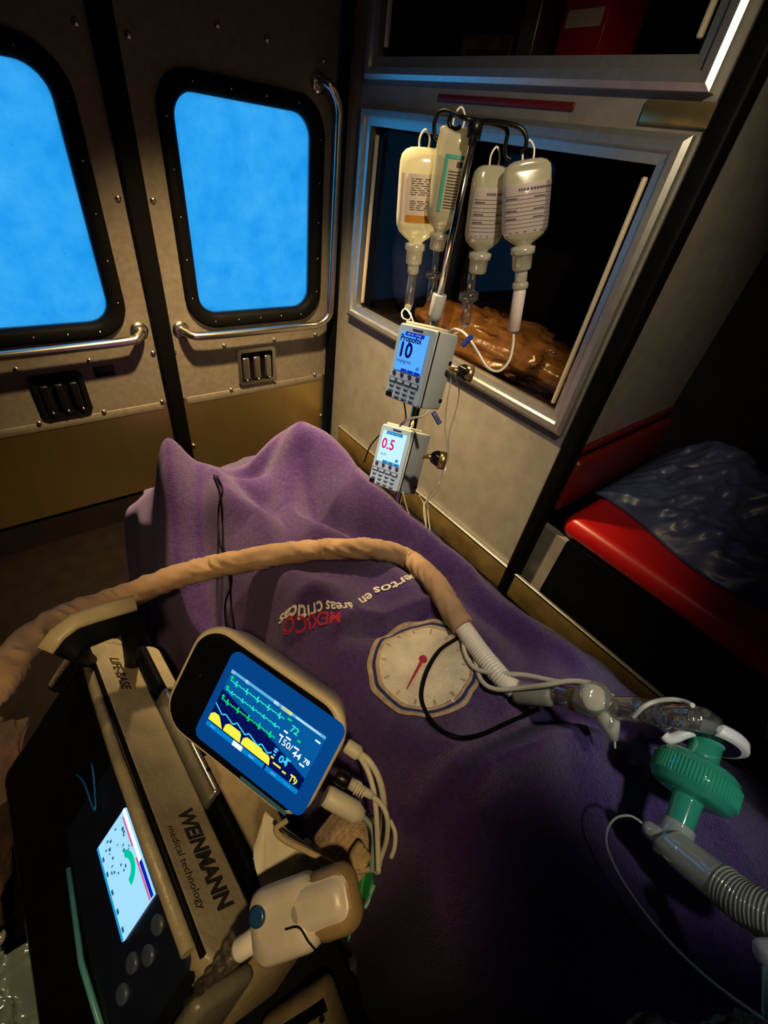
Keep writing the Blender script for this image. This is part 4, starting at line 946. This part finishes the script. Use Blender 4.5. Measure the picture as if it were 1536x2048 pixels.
def trace(P, w, mt, nm='trace'):
    m = MB()
    for (a, b) in zip(P, P[1:]):
        A_, B_ = U(*a), U(*b); d = (B_-A_).normalized(); n_ = V((-d.y, d.x, 0))*w; m.add([A_-n_, B_-n_, B_+n_, A_+n_], [(0, 1, 2, 3)])
    Q(m, nm, mt, dsp)
def ecg(v, amp, mt, u1=.60, beats=5, inv=1):
    P = []
    for b in range(beats):
        u0 = .03+(u1-.03)*b/beats; d = (u1-.03)/beats
        P += [(u0, v), (u0+d*.25, v-.008), (u0+d*.35, v), (u0+d*.48, v+.012*inv), (u0+d*.53, v-amp), (u0+d*.60, v+amp*.8), (u0+d*.66, v+.004), (u0+d*.85, v-.014), (u0+d*.95, v)]
    P.append((u1, v)); trace(P, .00058, mt)
ecg(.16, .055, e_t, .62); ecg(.32, .035, e_t, .62, 5, 1); ecg(.49, .055, e_g, .62)
for v in (.10, .27, .43):
    UR(.02, .05, v, v+.02, 'lead_mark', e_g); UR(.03, .04, v-.02, v+.06, 'lead_mark', e_g)
P = []
for b in range(6): P += [(.0+.1*b, .60+.0*b), (.07+.1*b, .68), (.09+.1*b, .635)]
P = [(.0, .60), (.10, .70), (.13, .66), (.23, .72), (.26, .66), (.37, .735), (.40, .68), (.51, .75), (.54, .69), (.62, .75), (.65, .70)]
trace(P, .0007, e_c)
for (a, b, c, top) in ((0, .10, .16, .74), (.17, .34, .36, .745), (.37, .58, .60, .745), (.55, .66, .68, .77)):
    Q(MB().add([U(a, .895), U(c, .895), U(b, top+.03), U(b-.02, top), U(a+.03, top), U(a, top+.05)], [(0, 1, 2, 3, 4, 5)]), 'capnogram', e_y, dsp)
for (a, b) in ((0, .30), (.30, .41), (.41, .645), (.66, 1)): UR(a, b-.004, .915, .995, 'menu_button', e_b if a != .30 else e_w)
def UT(body, u, v, size, mt, bold=.02): Q(MB().text(body, lambda x, y: U(u, v, .0052)+V((x, y, 0)), size, 'LEFT', bold), 'lettering', mt, dsp)
UT('72', .70, .25, .0100, e_t, .02); UT('150/', .65, .50, .0098, e_w, .008); UT('44', .81, .54, .0098, e_w, .015); UT('04', .73, .74, .0105, e_c, .03); UT('78', .92, .52, .0070, e_w, .03)
for (u, v, w_, mt) in ((.64, .10, .04, e_g), (.66, .29, .04, e_w), (.64, .38, .04, e_w), (.80, .29, .03, e_g), (.70, .35, .05, e_w), (.80, .40, .05, e_w), (.66, .60, .035, e_c), (.66, .64, .03, e_c), (.67, .69, .02, e_c), (.66, .74, .03, e_y), (.78, .62, .05, e_c), (.70, .80, .08, e_y), (.80, .82, .04, e_y), (.88, .78, .05, e_y), (.93, .12, .05, e_w), (.90, .56, .05, e_w), (.05, .945, .05, e_lb), (.48, .945, .06, e_lb), (.72, .945, .06, e_lb), (.86, .945, .06, e_lb)):
    UR(u, u+w_, v, v+.028, 'readout_mark', mt)
UT('19', .88, .89, .0095, e_y, .01); 
Q(MB().box((-.098, -.02, .0036), (.016, .055, .003), None, .0012), 'side_button_bar', M_BLKP)
Q(MB().box((.03, -.0575, .0036), (.06, .004, .002), None, .0008), 'lower_light_bar', pbr('blue_reflective_bar', (.05, .18, .30), .15))
# connectors and cables on the monitor's end
for (p, q_, r_, nm, mt) in (((692, 1490, .505), (722, 1510, .505), .0072, 'connector', M_CABLE), ((672, 1550, .50), (700, 1566, .50), .0070, 'connector', M_BLKP), ((650, 1590, .53), (725, 1632, .54), .0105, 'connector', M_CABLE)):
    a, b = at(*p), at(*q_); m = MB().tube([a, a.lerp(b, .1), a.lerp(b, .8), b], [r_*.9, r_, r_, r_*.6], 14); Mi = MM.inverted(); m.v = [Mi @ v for v in m.v]; Q(m, nm, mt)
a, b = at(700, 1566, .50), at(745, 1592, .50); m = MB().tube([a, a.lerp(b, .4), a.lerp(b, .5), b], [.0055, .006, .0045, .0034], 12); m.v = [MM.inverted() @ v for v in m.v]; Q(m, 'strain_relief', M_CABLE)
for k_ in range(4):
    c_ = at(712+5*k_, 1577+3*k_, .498); m = MB().lathe([(-.0008, .0058-.0003*k_), (.0008, .0058-.0003*k_)], c_, b-a, 12); m.v = [MM.inverted() @ v for v in m.v]; Q(m, 'relief_ring', M_CABLE)
GC = 'grey leads hanging from the patient monitor'
line('monitor_lead', 'thick grey lead arching from the upper monitor connector', [(722, 1508, .505), (738, 1522, .505), (755, 1550, .51), (765, 1585, .52), (768, 1630, .54), (764, 1680, .56), (758, 1730, .57)], .0034, M_CABLE, 'cable', GC)
line('monitor_lead', 'thin pale lead falling straight from the upper monitor connector', [(720, 1514, .505), (735, 1540, .503), (746, 1575, .505), (752, 1620, .51), (755, 1680, .53), (757, 1745, .55)], .0028, M_CABLE, 'cable', GC)
line('monitor_lead', 'grey lead leaving the ribbed strain relief and bending down', [(745, 1592, .50), (765, 1612, .505), (775, 1640, .51), (773, 1680, .53), (762, 1715, .55), (752, 1745, .56)], .0026, M_CABLE, 'cable', GC)
line('monitor_lead', 'teal-grey lead from the fat grey plug dropping beside the bandage', [(725, 1632, .54), (742, 1652, .54), (748, 1680, .545), (745, 1720, .555), (744, 1742, .56)], .0030, pbr('teal_grey_cable', (.16, .24, .24), .5), 'cable', GC)
line('monitor_lead', 'short pale lead arc against the navy blanket', [(780, 1640, .56), (790, 1665, .56), (789, 1695, .565), (782, 1715, .57)], .0024, M_CABLE, 'cable', GC)
line('tan_cord', 'tan cord running from behind the monitor past the tissue to the green wrap', [(575, 1640, .53), (552, 1658, .53), (570, 1680, .53), (620, 1705, .54), (670, 1730, .55), (700, 1742, .555), (725, 1740, .56), (745, 1738, .56)], .0028, M_KHAKI2, 'cord')

# ---------------------------------------------------------------- bandage, tissue, sensor module, green wrap
ba = at(655, 1640, .60); bb = at(735, 1735, .60)
bg_ = thing('rolled_bandage', (ba+bb)/2, 'tan ribbed elastic bandage roll beside the monitor leads', 'bandage')
MB().tube([ba.lerp(bb, i/40) for i in range(41)], [.036*min(1, .55+i*.05)*(1+.02*math.sin(i*1.9)) for i in range(41)], 40).build('roll', pbr('ribbed_gauze', (.40, .28, .17), .9, 0, .3, 160, .8, 700), bg_)
for q_ in range(3): MB().tube(spline([at(722+6*q_, 1690+10*q_, .555), at(708+8*q_, 1715+5*q_, .55), at(716+6*q_, 1735, .55)], 5), .0055, 8).build('loose_fold', pbr('olive_gauze', (.34, .27, .12), .9, 0, .2, 80, .5, 600), bg_)
ti = thing('tissue', at(600, 1770, .52), 'crumpled white tissue standing up in a point beside the sensor module', 'tissue')
ap = at(530, 1625, .56); base = [at(508, 1690, .57), at(538, 1785, .585), at(640, 1752, .59), at(690, 1735, .595), at(600, 1690, .59)]
def tis(u, v):
    k_ = u*(len(base)-1); i_ = min(int(k_), len(base)-2); p = base[i_].lerp(base[i_+1], k_-i_); q_ = ap.lerp(p, v**.85)
    return q_+(-fw)*(.012*math.sin(u*9)*v+crumple(q_, 40, .006, 2)*v)
tt = MB().grid(tis, 40, 24).build('sheet', pbr('white_tissue', (.55, .52, .42), .8, 0, .1, 30, .2, 200), ti); tt.modifiers.new('t', 'SOLIDIFY').thickness = .001
b2_ = [at(600, 1690, .60), at(640, 1680, .605), at(690, 1712, .61), at(700, 1742, .61), at(640, 1752, .60)]
tt2 = MB().grid(lambda u, v: (b2_[0].lerp(b2_[4], u)).lerp(b2_[1].lerp(b2_[3], u), v)+up*.006*math.sin(7*u+5*v), 20, 14).build('sheet_fold', MATS['white_tissue'], ti); tt2.modifiers.new('t', 'SOLIDIFY').thickness = .001
# sensor module
mc = at(598, 1830, .50); exm = (rt*.92+up*.37-fw*.05); eym = (up*.80-rt*.25+fw*.55)
MX = frame(mc, exm, eym) @ Matrix.Scale(.84, 4)
se = thing('sensor_module', MX, 'pale grey rounded sensor module with a round blue button and tan grip end', 'sensor module')
def X(mb, nm, mt): return mb.build(nm, mt, se, world=False)
X(MB().rbox((-.020, 0, -.018), (.070, .062, .050), .014, None, 6), 'body', pbr('pale_grey_plastic', (.48, .45, .40), .35))
X(MB().rbox((.030, 0, -.020), (.056, .058, .046), .018, None, 6), 'grip', pbr('tan_rubber', (.24, .17, .08), .55))
X(MB().rbox((.018, .002, -.004), (.070, .040, .022), .012, None, 6), 'top_shell', MATS['pale_grey_plastic'])
X(MB().lathe([(0, .0088), (.0025, .0085), (.0035, .006)], (-.040, .010, .0068), (0, 0, 1), 20), 'blue_button', pbr('dark_blue_button', (.01, .05, .16), .3))
X(MB().tube(spline([V((-.012, -.006, .0085)), V((.002, -.008, .009)), V((.008, -.02, .006)), V((.0085, -.032, -.01))], 5), .0008, 6), 'seam', M_BLACK)
X(MB().tube([V((-.050, -.006, -.02)), V((-.058, -.008, -.02)), V((-.078, -.012, -.02)), V((-.082, -.013, -.02))], [.009, .0105, .0105, .008], 16), 'plug', M_WHITE)
X(MB().tube(spline([V((-.082, -.013, -.02)), V((-.10, -.02, -.022)), V((-.125, -.030, -.03)), V((-.17, -.045, -.06))], 8), [.0085-.0002*i+.0012*math.sin(i*1.5) for i in range(25)], 12), 'clear_tubing', C_CLEAR)
# plastic wrap with the green glow
gr = thing('green_glow_wrap', at(725, 1790, .56), 'plastic wrap coloured bright green for a green glow beside the tan end of the sensor module', 'wrap')
GM = pbr('green_glow_plastic', (.02, .55, .05), .35); GD = pbr('deep_green_glow_plastic', (.01, .20, .05), .35)  # green glow put into the plastic's colours
def sheet(P, nm, mt, root, am=.006, th=.0012):
    P = [at(*p) for p in P]; m = MB().grid(lambda u, v: P[0].lerp(P[1], u).lerp(P[3].lerp(P[2], u), v)-fw*(am*math.sin(6*u+4*v)), 12, 12).build(nm, mt, root); m.modifiers.new('t', 'SOLIDIFY').thickness = th
sheet([(698, 1768, .60), (715, 1766, .60), (726, 1818, .60), (706, 1832, .60)], 'bright_fold', GM, gr)
sheet([(700, 1745, .61), (746, 1738, .61), (750, 1770, .61), (716, 1815, .61)], 'deep_fold', GD, gr)
sheet([(748, 1768, .605), (752, 1772, .605), (732, 1816, .605), (725, 1815, .605)], 'edge_fold', pbr('teal_plastic_edge', (.15, .40, .33), .3), gr, .001)
sheet([(690, 1845, .60), (710, 1822, .60), (700, 1868, .60), (694, 1880, .60)], 'tail', GD, gr)

# ---------------------------------------------------------------- near-edge odds and ends
def tz(x, y, z): return rng(onz(x, y, z))
def ruffle(name, label, cat, P, mt, amp, fr, n=40, seed=1):
    P = [at(*p) for p in P]; m = MB().grid(lambda u, v: P[0].lerp(P[1], u).lerp(P[3].lerp(P[2], u), v)-fw*(amp*math.sin(fr*u+3*v)+crumple((u*.9+seed, v*.9, 0), 7, amp*1.3, seed))+rt*(amp*.8*math.sin(fr*.8*v+2)), n, n)
    o = m.build(name, mt); o.modifiers.new('t', 'SOLIDIFY').thickness = .0008; return tag(o, label, cat)
ruffle('clear_film', 'crinkled pale clear film at the foot of the ventilator case', 'film', [(-60, 1870, tz(-60, 1870, .66)), (45, 1890, tz(45, 1890, .66)), (195, 2090, tz(195, 2090, .63)), (-60, 2090, tz(-60, 2090, .63))], C_TEAL, .012, 11)
ruffle('brown_cloth', 'crumpled dark brown cloth on the far side of the ventilator', 'cloth', [(-60, 1430, tz(-60, 1430, .66)), (48, 1440, tz(48, 1440, .66)), (28, 1840, tz(28, 1840, .66)), (-60, 1840, tz(-60, 1840, .66))], pbr('dark_brown_cloth', (.035, .013, .006), .8, 0, .5, 30, .5, 200), .012, 12, 40, 4)
kp = thing('khaki_pouch', at(600, 2085, tz(600, 2085, .63)), 'small khaki pouch with a chrome snap below the sensor module', 'pouch')
kM = frame(at(600, 2085, tz(600, 2085, .63)), rt*.8+up*.5, up*.8-rt*.4+fw*.4)
MB().rbox((0, 0, -.02), (.10, .075, .05), .012, kM).build('body', M_KHAKI2, kp); MB().lathe([(0, .004), (.003, .003)], kM @ V((.04, .01, .005)), kM.to_3x3() @ V((0, 0, 1)), 12).build('snap', M_CHROME, kp)
MB().box((.0, .02, .006), (.1, .012, .002), kM).build('webbing', M_BLACK, kp)
tw = onb(1400, 2060)
ruffle('terry_towel', 'olive grey terry towel across the near end of the blanket', 'towel', [(1180, 2040, rng(onb(1180, 2040))-.03), (1540, 2030, rng(onb(1540, 2030))-.03), (1600, 2200, rng(onb(1500, 2160))-.03), (1180, 2200, rng(onb(1180, 2160))-.03)], M_TERRY, .006, 14, 40, 6)
pd = thing('tube_holder', at(1530, 1930, .50), 'white and pale teal tube holder under the catheter mount', 'tube holder')
hM = frame(at(1545, 1905, .50), rt, up)
MB().rbox((0, 0, 0), (.022, .014, .012), .004, hM).build('white_block', M_WHITE, pd)
MB().rbox((.003, -.028, 0), (.018, .045, .010), .005, hM).build('teal_wing', pbr('pale_teal_plastic', (.25, .45, .42), .4), pd)
arm = onz(1510, 1455, .80)
ar = thing('stretcher_headrest', arm, 'dark red padded bolster beside the far edge of the stretcher', 'bolster')
MB().rbox(arm+V((.10, -.20, -.02)), (.13, .36, .12), .045).build('pad', M_DRED, ar); MB().tube([arm+V((.06, -.2, -.08)), V((arm.x+.02, arm.y-.2, .60)), V((.57, arm.y-.2, .59))], .012, 8).build('support', M_ALU, ar)
